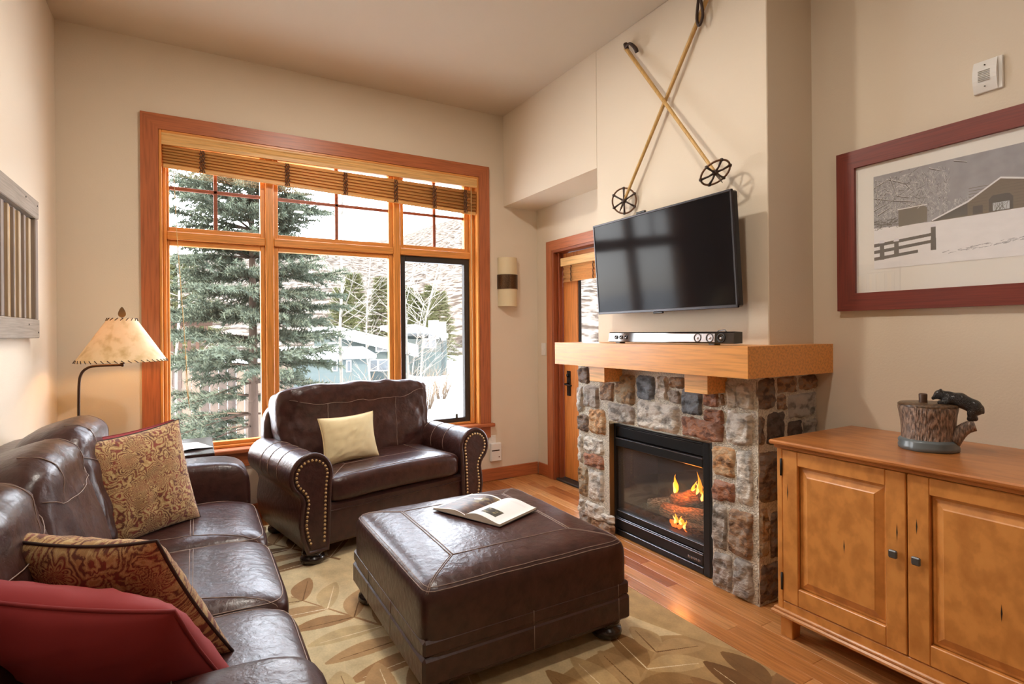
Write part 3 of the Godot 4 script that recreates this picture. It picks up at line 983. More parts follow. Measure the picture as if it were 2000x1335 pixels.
	for q in [[Vector3(0.14, 0.36, -2.475), 0.115, 0.022, 0.1], [Vector3(0.15, 0.37, -2.30), 0.155, 0.026, -0.1], [Vector3(0.15, 0.36, -2.34), 0.11, 0.022, 0.3], [Vector3(0.15, 0.36, -2.268), 0.09, 0.016, -0.2], [Vector3(0.05, 0.215, -2.345), 0.06, 0.02, 0.2], [Vector3(0.05, 0.21, -2.39), 0.075, 0.018, 0.0], [Vector3(0.05, 0.2, -2.31), 0.05, 0.02, -0.3]]:
		for layer in 2:
			s = S()
			var pts := []
			var rad := []
			var sc := 1.0 if layer == 0 else 0.6
			for k in 11:
				var f := k / 10.0
				pts.append(q[0] + Vector3(-0.012 * layer, q[1] * f * sc, 0.014 * sin(f * 5.0 + q[3] * 9.0) * f + q[3] * 0.04 * f * f))
				rad.append(q[2] * sc * (0.25 + 1.6 * f * (1.0 - f) * (1.0 - f) * 2.2) * (1.0 - f * f) + 0.0006)
			tube(s, pts, rad, 10)
			part(t, "flame", s, fl if layer == 0 else fl2)
	var l := OmniLight3D.new()
	l.name = "fire_light"
	t.add_child(l)
	l.position = Vector3(0.06, 0.40, -2.38)
	l.light_color = rgb(255, 150, 60)
	l.light_energy = 0.12
	l.light_size = 0.06
	l.omni_range = 8.0
	l.shadow_enabled = true

# ---------------------------------------------------------------- leather furniture
func leather() -> StandardMaterial3D:
	return M("dark brown leather", LEATHER, 0.37, {"tex": noise_tex("leather_tone", 0.012, [[0, grey(0.72)], [0.5, grey(0.9)], [1, grey(1)]], FastNoiseLite.TYPE_SIMPLEX_SMOOTH, 5, 512, 20.0), "rtex": noise_tex("leather_rough", 0.02, [[0, grey(0.75)], [1, grey(1)]]), "bump": noise_tex("leather_bump", 0.02, [], FastNoiseLite.TYPE_SIMPLEX_SMOOTH, 6, 512, 30.0), "bump_cm": 0.14, "scale": Vector3(2.2, 2.2, 2.2), "spec": 0.5})
func thread() -> StandardMaterial3D:
	return M("tan seam thread", rgb(150, 128, 116), 0.6)
func foot_mat() -> StandardMaterial3D:
	return M("espresso wood foot", rgb(40, 26, 22), 0.25, {"coat": 0.4})
func seam(s: SurfaceTool, pts: Array, twin := 0.0, r := 0.0016) -> void:
	if twin == 0.0:
		tube(s, pts, r, 5)
		return
	for sgn in [-1.0, 1.0]:
		var q := []
		for i in pts.size():
			var d: Vector3 = (pts[mini(i + 1, pts.size() - 1)] - pts[maxi(i - 1, 0)]).normalized()
			q.append(pts[i] + d.cross(Vector3.UP).normalized() * twin * sgn)
		tube(s, q, r, 5)
func seam_sq(s: SurfaceTool, xf: Transform3D, half: Vector3, ph: float, pv: float, a: Vector2, b: Vector2, bend: Variant = null, twin := 0.0, r := 0.0016) -> void:
	var pts := []
	for i in 13:
		var q := a.lerp(b, i / 12.0)
		var p := Vector3(q.x * half.x, sq_top(half, ph, pv, q.x, q.y), q.y * half.z)
		if bend != null:
			p = bend.call(p)
		pts.append(xf * (p + Vector3(0, 0.0006, 0)))
	seam(s, pts, twin, r)
func bun_foot(at: Vector3, r: float, h: float) -> SurfaceTool:
	var s := S()
	lathe(s, [Vector2(0, 0), Vector2(r * 0.72, 0), Vector2(r * 0.95, h * 0.14), Vector2(r, h * 0.3), Vector2(r * 0.93, h * 0.48), Vector2(r * 0.7, h * 0.56), Vector2(r * 0.68, h * 0.62), Vector2(r * 0.86, h * 0.68), Vector2(r * 0.88, h * 0.78), Vector2(r * 0.78, h * 0.86), Vector2(r * 0.78, h), Vector2(0, h)], X(at), 26)
	return s

func wrinkles(fn: FastNoiseLite, amp: float) -> Callable:
	return func(p: Vector3) -> Vector3:
		return p + p.normalized() * (fn.get_noise_3dv(p * Vector3(1, 1, 1)) * amp)

func _sofa() -> void:
	var t := thing("leather_sofa", "dark brown leather three seat sofa along the left wall", "sofa", Vector3(-0.2, 0, -2.42))
	var L := leather()
	var th := thread()
	var o := Vector3(0.2, 0, 2.42)
	# body
	boxed(t, "base", Vector3(-0.72, 0.07, -3.66) + o, Vector3(0.23, 0.30, -1.18) + o, L, 0.02)
	var s := S()
	superq(s, X(Vector3(-0.62, 0.50, -2.42) + o, 0, 0, 6), Vector3(0.12, 0.42, 1.28), 9, 6, 18)
	part(t, "back_frame", s, L)
	for z in [-3.61, -1.235]:
		s = S()
		superq(s, X(Vector3(-0.20, 0.37, z) + o), Vector3(0.47, 0.295, 0.155), 9, 5.5, 18)
		part(t, "arm", s, L)
		s = S()
		for xx in [-0.62, 0.32]:
			var pts := []
			for k in 13:
				var a := PI * k / 12.0
				var zz := cos(a)
				var yy := pow(maxf(0.0, 1.0 - pow(absf(zz), 5.5)), 1.0 / 5.5)
				pts.append(Vector3(-0.20 + xx * 0.47, 0.371 + 0.296 * yy, z + zz * 0.156) + o)
			seam(s, pts)
		stuff(part(t, "arm_seam", s, th))
	var fn := FastNoiseLite.new()
	fn.frequency = 3.5
	fn.seed = 3
	# seats
	var zs := [-3.105, -2.415, -1.725]
	for k in 3:
		var half := Vector3(0.44, 0.105, 0.350)
		var at := Vector3(-0.145, 0.375, zs[k]) + o
		var bend := func(p: Vector3) -> Vector3:
			var u := p.x / 0.44
			return p + Vector3(0, 0.012 * (1.0 - u * u) - 0.018 * maxf(0, u - 0.6) + 0.004 * fn.get_noise_3dv(p + Vector3(k, 0, 0)), 0)
		s = S()
		superq(s, X(at), half, 8, 3.4, 22, bend)
		var cu := part(t, "seat_cushion", s, L)
		s = S()
		var c1 := Vector2(0.28, 0.72)
		for sg: float in [-1.0, 1.0]:
			seam_sq(s, X(at), half, 8, 3.4, Vector2(-0.7, 0.72 * sg), Vector2(0.28, 0.72 * sg), bend)
			seam_sq(s, X(at), half, 8, 3.4, Vector2(0.28, 0.72 * sg), Vector2(0.93, 0.93 * sg), bend)
		seam_sq(s, X(at), half, 8, 3.4, Vector2(0.28, -0.72), Vector2(0.28, 0.72), bend, 0.006)
		var per := []
		for i in 61:
			var a := lerpf(-0.42, 0.42, i / 60.0) * PI * 1.2
			var c := cos(a)
			var sn := sin(a)
			var q := pow(pow(absf(c), 8.0) + pow(absf(sn), 8.0), 1.0 / 8.0)
			var uv := Vector2(c, sn) / q * 0.955
			per.append(X(at) * (bend.call(Vector3(uv.x * half.x, sq_top(half, 8, 3.4, uv.x, uv.y), uv.y * half.z)) + Vector3(0, 0.001, 0)))
		seam(s, per, 0.0, 0.002)
		stuff(part(cu, "seam_thread", s, th))
	# back cushions, pillow topped, leaning on the frame
	for k in 3:
		var half := Vector3(0.135, 0.30, 0.352)
		var at := X(Vector3(-0.455, 0.705, zs[k]) + o, 0, 0, 17)
		var bend := func(p: Vector3) -> Vector3:
			var f := p.y / 0.30
			var g := 1.0 + 0.22 * smoothstep(0.1, 0.8, f)
			var w := 0.012 * fn.get_noise_3dv(p * Vector3(2.5, 2.0, 2.5) + Vector3(k * 3.0, 0, 0))
			return Vector3(p.x * g + w - 0.012 * smoothstep(0.25, 0.45, f) * smoothstep(0.75, 0.5, f) * signf(p.x), p.y, p.z * (1.0 - 0.05 * f * f))
		s = S()
		superq(s, at, half, 3.6, 3.6, 24, bend)
		var cu := part(t, "back_cushion", s, L)
		s = S()
		for yy in [0.42]:
			var pts := []
			for i in 17:
				var v := lerpf(-0.86, 0.86, i / 16.0)
				var dip := 0.10 * (1.0 - absf(v)) - 0.12 * smoothstep(0.6, 0.9, absf(v))
				var f: float = yy - dip
				var rx := pow(maxf(0.0, pow(1.0 - pow(f, 3.6), 1.0) - pow(absf(v), 3.6)), 1.0 / 3.6)
				var p: Vector3 = bend.call(Vector3(0.135 * rx, f * 0.30, v * 0.352))
				pts.append(at * (p + Vector3(0.001, 0, 0)))
			seam(s, pts, 0.004)
		for vv in [-0.5, 0.5]:
			var pts := []
			for i in 15:
				var f := lerpf(0.40, 0.97, i / 14.0)
				var rx := pow(maxf(0.0, 1.0 - pow(f, 3.6) - pow(absf(vv), 3.6)), 1.0 / 3.6)
				pts.append(at * (bend.call(Vector3(0.135 * rx, f * 0.30, vv * 0.352)) + Vector3(0.001, 0.001, 0)))
			seam(s, pts)
		stuff(part(cu, "seam_thread", s, th))
	for q in [Vector3(0.15, 0, -3.58), Vector3(0.15, 0, -1.26), Vector3(-0.62, 0, -3.58), Vector3(-0.62, 0, -1.26)]:
		part(t, "foot", bun_foot(q + o + Vector3(0, 0.012 if q.x > 0 else 0.0, 0), 0.05, 0.07), foot_mat())

func arm_outline() -> PackedVector2Array:
	# scroll arm seen from the front; +x is the outer side
	var p := PackedVector2Array([Vector2(-0.085, 0.095), Vector2(-0.09, 0.2), Vector2(-0.095, 0.35), Vector2(-0.1, 0.46)])
	p.append_array(arc(Vector2(0.012, 0.545), 0.122, 195, -52, 22))
	for q in [Vector2(0.07, 0.425), Vector2(0.062, 0.39), Vector2(0.072, 0.33), Vector2(0.078, 0.26), Vector2(0.066, 0.18), Vector2(0.035, 0.095)]:
		p.append(q)
	return p

func _chair() -> void:
	var t := thing("leather_armchair", "wide dark brown leather armchair with rolled arms and nailheads before the window", "armchair", Vector3(1.18, 0, -3.5), deg_to_rad(12))
	var L := leather()
	var th := thread()
	boxed(t, "base", Vector3(-0.56, 0.10, -0.82), Vector3(0.56, 0.352, -0.03), L, 0.018)
	var s := S()
	bx(s, Vector3(-0.52, 0.300, -0.04), Vector3(0.52, 0.308, -0.024), 0.003)
	part(t, "front_welt", s, L)
	s = S()
	superq(s, X(Vector3(0, 0.52, -0.79), -8, 0, 0), Vector3(0.63, 0.40, 0.075), 6, 6, 14)
	part(t, "back_frame", s, L)
	var fn := FastNoiseLite.new()
	fn.frequency = 3.0
	fn.seed = 11
	# seat
	var half := Vector3(0.50, 0.095, 0.40)
	var at := X(Vector3(0, 0.425, -0.40))
	var bend := func(p: Vector3) -> Vector3:
		return p + Vector3(0, 0.014 * (1.0 - pow(p.x / 0.5, 2)) + 0.004 * fn.get_noise_3dv(p * 2.0), 0.0)
	s = S()
	superq(s, at, half, 12, 5.0, 26, bend)
	var cu := part(t, "seat_cushion", s, L)
	s = S()
	seam_sq(s, at, half, 12, 5.0, Vector2(-0.93, 0.9), Vector2(0.93, 0.9), bend)
	for sg: float in [-1.0, 1.0]:
		seam_sq(s, at, half, 12, 5.0, Vector2(0.6 * sg, 0.45), Vector2(0.93 * sg, 0.9), bend)
		seam_sq(s, at, half, 12, 5.0, Vector2(0.6 * sg, -0.7), Vector2(0.6 * sg, 0.45), bend)
	seam_sq(s, at, half, 12, 5.0, Vector2(-0.6, 0.45), Vector2(0.6, 0.45), bend)
	stuff(part(cu, "seam_thread", s, th))
	# back cushion with a rolled head
	var bh := Vector3(0.60, 0.29, 0.13)
	var bt := X(Vector3(0, 0.715, -0.665), -13, 0, 0)
	var bbend := func(p: Vector3) -> Vector3:
		var f := p.y / bh.y
		var g := 1.0 + 0.30 * smoothstep(0.2, 0.8, f)
		var taper := 1.0 - 0.09 * smoothstep(0.2, -0.9, f)
		var w := 0.014 * fn.get_noise_3dv(p * 3.0)
		return Vector3(p.x * taper, p.y + 0.02 * fn.get_noise_3dv(p * 1.6 + Vector3(5, 0, 0)), p.z * g + w)
	s = S()
	superq(s, bt, bh, 5.0, 9.0, 34, bbend)
	cu = part(t, "back_cushion", s, L)
	s = S()
	var pts := []
	for i in 25:
		var v := lerpf(-0.88, 0.88, i / 24.0)
		var f := 0.50 + 0.16 * smoothstep(0.55, 0.88, absf(v))
		var rz := pow(maxf(0.0, 1.0 - pow(absf(v), 5.0)), 1.0 / 5.0)
		pts.append(bt * (bbend.call(Vector3(v * bh.x, f * bh.y, bh.z * rz)) + Vector3(0, 0, 0.001)))
	seam(s, pts)
	for v in [-0.45, 0.45]:
		pts = []
		for i in 17:
			var f := lerpf(-0.8, 0.5, i / 16.0)
			var rz := pow(maxf(0.0, 1.0 - pow(absf(v), 5.0)), 1.0 / 5.0)
			pts.append(bt * (bbend.call(Vector3(v * bh.x, f * bh.y, bh.z * rz)) + Vector3(0, 0, 0.001)))
		seam(s, pts)
	stuff(part(cu, "seam_thread", s, th))
	# arms
	var out := arm_outline()
	var brass := M("antique brass nailhead", rgb(186, 156, 112), 0.32, {"metal": 0.85})
	for sg: float in [-1.0, 1.0]:
		var xf := Transform3D(Basis(Vector3(sg, 0, 0), Vector3(0, 1, 0), Vector3(0, 0, 1)), Vector3(0.595 * sg, 0, -0.80))
		s = S()
		prism(s, out, xf, 0.795, true)
		var am := part(t, "arm", s, L)
		# rounded rim at the front
		s = S()
		var rim := []
		for p in out:
			rim.append(xf * Vector3(p.x * 0.97, p.y, 0.79))
		tube(s, rim, 0.014, 8, true)
		part(am, "front_rim", s, L)
		# front panel and nails
		var ins := Geometry2D.offset_polygon(out, -0.020)[0]
		s = S()
		prism(s, ins, xf * Transform3D(Basis(), Vector3(0, 0, 0.79)), 0.012)
		part(am, "front_panel", s, L)
		var nl := Geometry2D.offset_polygon(out, -0.030)[0]
		s = S()
		var acc := 0.0
		var step := 0.0235
		var n := nl.size()
		for i in n:
			var a: Vector2 = nl[i]
			var b: Vector2 = nl[(i + 1) % n]
			var len := a.distance_to(b)
			while acc < len:
				var q: Vector2 = a.lerp(b, acc / len)
				if q.y > 0.135:
					lathe(s, [Vector2(0.0083, 0), Vector2(0.0075, 0.003), Vector2(0.005, 0.0052), Vector2(0, 0.0062)], Transform3D(Basis(Vector3(1, 0, 0), Vector3(0, 0, 1), Vector3(0, -1, 0)), xf * Vector3(q.x, q.y, 0.802)), 8)
				acc += step
			acc -= len
		stuff(part(am, "nailheads", s, brass))
		# seams over the roll
		s = S()
		for z in [0.56, 0.40, 0.26]:
			var line := []
			for p in arc(Vector2(0.012, 0.545), 0.1228, 200, -30, 18):
				line.append(xf * Vector3(p.x, p.y, z))
			seam(s, line, 0.0, 0.0022)
		stuff(part(am, "seam_thread", s, th))
		part(t, "foot", bun_foot(Vector3(0.578 * sg, 0.012, -0.075), 0.072, 0.085), foot_mat())
		part(t, "foot", bun_foot(Vector3(0.56 * sg, 0.012, -0.74), 0.06, 0.085), foot_mat())

func _ottoman() -> void:
	var t := thing("leather_ottoman", "large square dark brown leather ottoman on bun feet in the middle of the rug", "ottoman", Vector3(1.185, 0, -2.36))
	var L := leather()
	var th := thread()
	var hx := 0.485
	var hz := 0.50
	boxed(t, "base", Vector3(-hx - 0.006, 0.10, -hz - 0.006), Vector3(hx + 0.006, 0.208, hz + 0.006), L, 0.012)
	boxed(t, "base_band", Vector3(-hx - 0.002, 0.207, -hz - 0.002), Vector3(hx + 0.002, 0.268, hz + 0.002), L, 0.010)
	var half := Vector3(hx, 0.205, hz)
	var at := X(Vector3(0, 0.262, 0))
	var fn := FastNoiseLite.new()
	fn.frequency = 2.5
	var bend := func(p: Vector3) -> Vector3:
		var u := p.x / hx
		var v := p.z / hz
		var g := maxf(0.0, 1 - u * u) * maxf(0.0, 1 - v * v)
		return p + Vector3(0, (0.020 * pow(g, 0.6) if p.y > 0.1 else 0.0) + 0.003 * fn.get_noise_3dv(p * 2.0), 0)
	var s := S()
	superq(s, at, half, 24, 9.0, 40, bend)
	var cu := part(t, "cushion", s, L)
	s = S()
	for sg: float in [-1.0, 1.0]:
		seam_sq(s, at, half, 24, 9.0, Vector2(0.60 * sg, -0.62), Vector2(0.60 * sg, 0.62), bend, 0.006, 0.0026)
		seam_sq(s, at, half, 24, 9.0, Vector2(-0.60, 0.62 * sg), Vector2(0.60, 0.62 * sg), bend, 0.0, 0.0018)
		for s2: float in [-1.0, 1.0]:
			seam_sq(s, at, half, 24, 9.0, Vector2(0.60 * sg, 0.62 * s2), Vector2(0.955 * sg, 0.955 * s2), bend, 0.004, 0.0016)
	for e: float in [0.955, 0.975]:
		var per := []
		for i in 161:
			var a := TAU * i / 160.0
			var q := pow(pow(absf(cos(a)), 24.0) + pow(absf(sin(a)), 24.0), 1.0 / 24.0)
			var uv := Vector2(cos(a), sin(a)) / q * e
			per.append(at * (bend.call(Vector3(uv.x * half.x, sq_top(half, 24, 9.0, uv.x, uv.y), uv.y * half.z)) + Vector3(0, 0.001, 0)))
		seam(s, per, 0.0, 0.0018)
	stuff(part(cu, "seam_thread", s, th))
	s = S()
	for f in [-0.02, 0.42]:
		for sg: float in [-1.0, 1.0]:
			seam(s, [Vector3(f, 0.265, (hz + 0.003) * sg), Vector3(f, 0.21, (hz + 0.003) * sg)], 0.0, 0.0014)
			seam(s, [Vector3(f, 0.205, (hz + 0.0065) * sg), Vector3(f, 0.105, (hz + 0.0065) * sg)], 0.0, 0.0014)
	for f in [-0.22, 0.12]:
		for sg: float in [-1.0, 1.0]:
			seam(s, [Vector3((hx + 0.003) * sg, 0.265, f), Vector3((hx + 0.003) * sg, 0.21, f)], 0.0, 0.0014)
			seam(s, [Vector3((hx + 0.0065) * sg, 0.205, f), Vector3((hx + 0.0065) * sg, 0.105, f)], 0.0, 0.0014)
	stuff(part(t, "base_seam", s, th))
	for sx in [-1.0, 1.0]:
		for sz in [-1.0, 1.0]:
			part(t, "foot", bun_foot(Vector3((hx - 0.072) * sx, 0.012, (hz - 0.072) * sz), 0.07, 0.092), foot_mat())

func _cabinet() -> void:
	var t := thing("wooden_sideboard", "honey brown wooden cabinet with two raised panel doors under the picture", "cabinet", Vector3(2.6, 0, -1.0))
	var o := -Vector3(2.6, 0, -1.0)
	var cw := rgb(222, 152, 78)
	var mott := noise_tex("cabinet_mottle", 0.014, [[0, Color(0.84, 0.78, 0.72)], [0.4, Color(0.91, 0.88, 0.85)], [0.65, Color(0.98, 0.96, 0.94)], [1, Color(1, 1, 1)]], FastNoiseLite.TYPE_SIMPLEX_SMOOTH, 5, 512, 20.0)
	var cm := M("aged honey maple", cw, 0.38, {"tex": mott, "scale": Vector3(1.6, 1.1, 1.6), "bump": grain(), "bump_cm": 0.015, "coat": 0.25, "coat_rough": 0.25})
	var cd := M("aged honey maple top", rgb(196, 126, 66), 0.3, {"tex": mott, "scale": Vector3(2.4, 2.4, 0.6), "coat": 0.3, "coat_rough": 0.2})
	var xf := 2.285
	var z0 := -1.545
	var z1 := -0.49
	# body shell
	boxed(t, "body", Vector3(xf + 0.006, 0.13, z0) + o, Vector3(XR - 0.02, 0.86, z1) + o, cm, 0.002)
	# face frame
	boxed(t, "frame_stile", Vector3(xf - 0.012, 0.13, z0) + o, Vector3(xf + 0.006, 0.855, z0 + 0.026) + o, cm)
	boxed(t, "frame_stile", Vector3(xf - 0.012, 0.13, z1 - 0.026) + o, Vector3(xf + 0.006, 0.855, z1) + o, cm)
	boxed(t, "frame_rail", Vector3(xf - 0.012, 0.13, z0 + 0.026) + o, Vector3(xf + 0.006, 0.168, z1 - 0.026) + o, cm)
	# top with moulded edge
	var s := S()
	bx(s, Vector3(2.24, 0.868, -1.565) + o, Vector3(XR - 0.005, 0.888, z1 + 0.045) + o, 0.007)
	bx(s, Vector3(2.262, 0.85, -1.555) + o, Vector3(XR - 0.005, 0.868, z1 + 0.03) + o, 0.006)
	part(t, "top", s, cd)
	# base moulding
	s = S()
	bx(s, Vector3(2.255, 0.100, -1.572) + o, Vector3(XR - 0.02, 0.120, z1 + 0.03) + o, 0.006)
	bx(s, Vector3(2.264, 0.118, -1.562) + o, Vector3(XR - 0.02, 0.134, z1 + 0.02) + o, 0.006)
	part(t, "base_moulding", s, M("moulding maple", rgb(212, 150, 92), 0.28, {"tex": mott, "scale": Vector3(1.6, 1.1, 1.6), "coat": 0.4}))
	for q in [[2.29, z0], [2.29, z1 - 0.06], [2.83, z0], [2.83, z1 - 0.06]]:
		boxed(t, "foot", Vector3(q[0], 0.0, q[1]) + o, Vector3(q[0] + 0.06, 0.102, q[1] + 0.058) + o, cm, 0.003)
	# doors
	var gap := -1.022
	var knob := M("pewter knob", rgb(104, 106, 108), 0.4, {"metal": 0.8})
	var blk := M("dark hinge", rgb(32, 26, 22), 0.5)
	for k in 2:
		var a := z0 + 0.029 if k == 0 else gap + 0.0025
		var b := gap - 0.0025 if k == 0 else z1 - 0.029
		var xa := xf - 0.016
		var y0 := 0.172
		var y1 := 0.846
		var d := Node3D.new()
		d.name = "door"
		t.add_child(d, true)
		var sw := 0.07
		var wy := cm
		for z in [[a, a + sw], [b - sw, b]]:
			boxed(d, "door_stile", Vector3(xa, y0, z[0]) + o, Vector3(xa + 0.02, y1, z[1]) + o, cm, 0.003)
		for y in [[y0, y0 + 0.075], [y1 - 0.062, y1]]:
			boxed(d, "door_rail", Vector3(xa, y[0], a + sw) + o, Vector3(xa + 0.02, y[1], b - sw) + o, cm, 0.003)
		# raised panel: flat field, bevel sloping back to a groove
		s = S()
		s.set_smooth_group(-1)
		var p0 := a + sw + 0.004
		var p1 := b - sw - 0.004
		var q0 := y0 + 0.079
		var q1 := y1 - 0.066
		var rings := []
		for r in [[0.0, 0.018], [0.008, 0.018], [0.034, 0.006], [0.038, 0.003]]:
			var e: float = r[0]
			var x: float = xa + r[1]
			rings.append([Vector3(x, q0 + e, p0 + e) + o, Vector3(x, q0 + e, p1 - e) + o, Vector3(x, q1 - e, p1 - e) + o, Vector3(x, q1 - e, p0 + e) + o])
		for r in 3:
			for i in 4:
				var j := (i + 1) % 4
				face(s, [rings[r][i], rings[r][j], rings[r + 1][j], rings[r + 1][i]], Vector3(-1, 0, 0))
		face(s, rings[3], Vector3(-1, 0, 0))
		part(d, "raised_panel", s, cm)
		# square knob
		var kz := -1.060 if k == 0 else -0.984
		s = S()
		tube(s, [Vector3(xa, 0.54, kz) + o, Vector3(xa - 0.014, 0.54, kz) + o], 0.005, 8)
		bx(s, Vector3(xa - 0.026, 0.525, kz - 0.0145) + o, Vector3(xa - 0.013, 0.555, kz + 0.0145) + o, 0.005)
		part(d, "knob", s, knob)
		var hz: float = a - 0.004 if k == 0 else b + 0.004
		for y in [0.73, 0.22]:
			s = S()
			tube(s, [Vector3(xa - 0.003, y, hz) + o, Vector3(xa - 0.003, y + 0.075, hz) + o], 0.005, 8)
			part(d, "hinge", s, blk)
		# dark worm marks in the finish
		var marks := [[0.66, a + 0.025, 0.04], [0.62, b - 0.03, 0.035], [0.50, (a + b) * 0.5 + 0.02, 0.03]] if k == 0 else [[0.66, a + 0.03, 0.03], [0.45, (a + b) * 0.5 + 0.02, 0.03]]
		for q in marks:
			var inx := xa - 0.0004
			if q[1] > a + sw + 0.03 and q[1] < b - sw - 0.03:
				inx = xa + 0.0026
			s = S()
			face(s, [Vector3(inx, q[0] - q[2], q[1]) + o, Vector3(inx, q[0], q[1] + 0.003) + o, Vector3(inx, q[0] + q[2], q[1]) + o, Vector3(inx, q[0], q[1] - 0.002) + o], Vector3(-1, 0, 0))
			part(d, "dark_mark", s, blk)

# ---------------------------------------------------------------- rug
func leaf_shape(a: Vector2, b: Vector2, w: float, bendy := 0.0) -> Array:
	var d := b - a
	var nrm := d.orthogonal().normalized()
	var up := []
	var dn := []
	for i in 15:
		var f := i / 14.0
		var c := a + d * f + nrm * bendy * sin(PI * f)
		var ww := w * pow(sin(PI * minf(1.0, f * 0.96 + 0.02)), 0.75)
		up.append(c + nrm * ww)
		dn.append(c - nrm * ww)
	dn.reverse()
	return up + dn
func _rug() -> void:
	var x0 := 0.105
	var x1 := 2.0
	var z0 := -4.28
	var z1 := -0.2
	var W := 900
	var H := 1500
	var im := Image.create(W, H, false, Image.FORMAT_RGB8)
	im.fill(rgb(206, 184, 142))
	var toP := func(x: float, z: float) -> Vector2:
		return Vector2((x - x0) / (x1 - x0) * W, (z - z0) / (z1 - z0) * H)
	var tan1 := rgb(190, 164, 120)
	var br1 := rgb(160, 122, 82)
	var br2 := rgb(136, 100, 62)
	var br3 := rgb(176, 140, 98)
	var cream := rgb(226, 208, 172)
	var dk := rgb(112, 80, 46)
	var frond := func(a: Vector2, b: Vector2, n: int, ln: float, w: float, cols: Array, seed_: int) -> void:
		var r := RandomNumberGenerator.new()
		r.seed = seed_
		var d := (b - a)
		stroke(im, toP.call(a.x, a.y), toP.call(b.x, b.y), 9, 3, cols[0])
		for i in n:
			var f := (i + 0.5) / n
			var c := a + d * f
			for sg: float in [-1.0, 1.0]:
				var dir := d.normalized().rotated(sg * (1.15 - 0.35 * f))
				var e := c + dir * ln * (1.0 - 0.45 * f) * r.randf_range(0.85, 1.1)
				var pts := []
				for q in leaf_shape(c, e, w, 0.02 * sg):
					pts.append(toP.call(q.x, q.y))
				fill_poly(im, pts, cols[(i + (1 if sg > 0 else 0)) % cols.size()])
				var q0: Vector2 = toP.call(c.x, c.y)
				var q1: Vector2 = toP.call(c.x + (e.x - c.x) * 0.85, c.y + (e.y - c.y) * 0.85)
				stroke(im, q0, q1, 3, 1, cream if i % 2 == 0 else dk)
	# broad darker drift at the right, towards the hearth
	for q in [[Vector2(1.2, -1.75), Vector2(2.15, -1.1), 0.34, rgb(166, 134, 90)], [Vector2(1.5, -1.3), Vector2(2.2, -0.7), 0.34, rgb(132, 98, 60)], [Vector2(0.9, -1.2), Vector2(1.9, -0.5), 0.3, br2], [Vector2(1.75, -2.6), Vector2(2.05, -1.5), 0.16, rgb(182, 152, 106)]]:
		var pts := []
		for p in leaf_shape(q[0], q[1], q[2], 0.05):
			pts.append(toP.call(p.x, p.y))
		fill_poly(im, pts, q[3])
	frond.call(Vector2(0.98, -2.15), Vector2(0.42, -3.05), 6, 0.42, 0.055, [br1, br3, tan1], 4)
	frond.call(Vector2(0.95, -1.7), Vector2(0.30, -2.2), 5, 0.38, 0.06, [br3, tan1, br1], 5)
	frond.call(Vector2(0.75, -3.4), Vector2(0.2, -4.2), 6, 0.4, 0.05, [br2, br1, dk], 6)
	frond.call(Vector2(1.05, -1.35), Vector2(1.75, -1.75), 6, 0.42, 0.06, [rgb(176, 144, 100), rgb(150, 116, 74), rgb(186, 156, 110)], 7)
	frond.call(Vector2(1.3, -0.9), Vector2(1.95, -1.35), 6, 0.46, 0.06, [br2, dk, rgb(120, 88, 52)], 8)
	frond.call(Vector2(0.5, -1.2), Vector2(0.95, -1.75), 5, 0.4, 0.05, [br3, tan1], 9)
	frond.call(Vector2(1.6, -3.2), Vector2(1.9, -4.0), 6, 0.3, 0.04, [br1, br3], 10)
	# soft pile variation
	var fn := FastNoiseLite.new()
	fn.frequency = 0.02
	fn.fractal_octaves = 5
	for y in range(0, H):
		for x in range(0, W):
			var c := im.get_pixel(x, y)
			var k := 1.0 + 0.10 * fn.get_noise_2d(x, y) + 0.05 * fn.get_noise_2d(x * 9.0, y * 9.0)
			im.set_pixel(x, y, Color(c.r * k, c.g * k, c.b * k))
	var t := thing("area_rug", "tan wool rug with brown leaf pattern under the ottoman", "rug", Vector3((x0 + x1) * 0.5, 0, (z0 + z1) * 0.5))
	var s := S()
	var hx := (x1 - x0) * 0.5
	var hz := (z1 - z0) * 0.5
	s.set_smooth_group(-1)
	quad(s, Vector3(-hx, 0.012, hz), Vector3(hx, 0.012, hz), Vector3(hx, 0.012, -hz), Vector3(-hx, 0.012, -hz), Vector2(0, 1), Vector2(1, 1), Vector2(1, 0), Vector2(0, 0))
	var pile := noise_tex("pile_bump", 0.2, [], FastNoiseLite.TYPE_SIMPLEX_SMOOTH, 3)
	part(t, "pile", s, M("rug pile", Color(1, 1, 1), 0.95, {"tex": tex_of(im), "rim": 0.3, "spec": 0.1}))
	s = S()
	bx(s, Vector3(-hx, 0.0005, -hz), Vector3(hx, 0.0115, hz), 0.0)
	part(t, "backing", s, M("rug binding", rgb(120, 92, 62), 0.9))

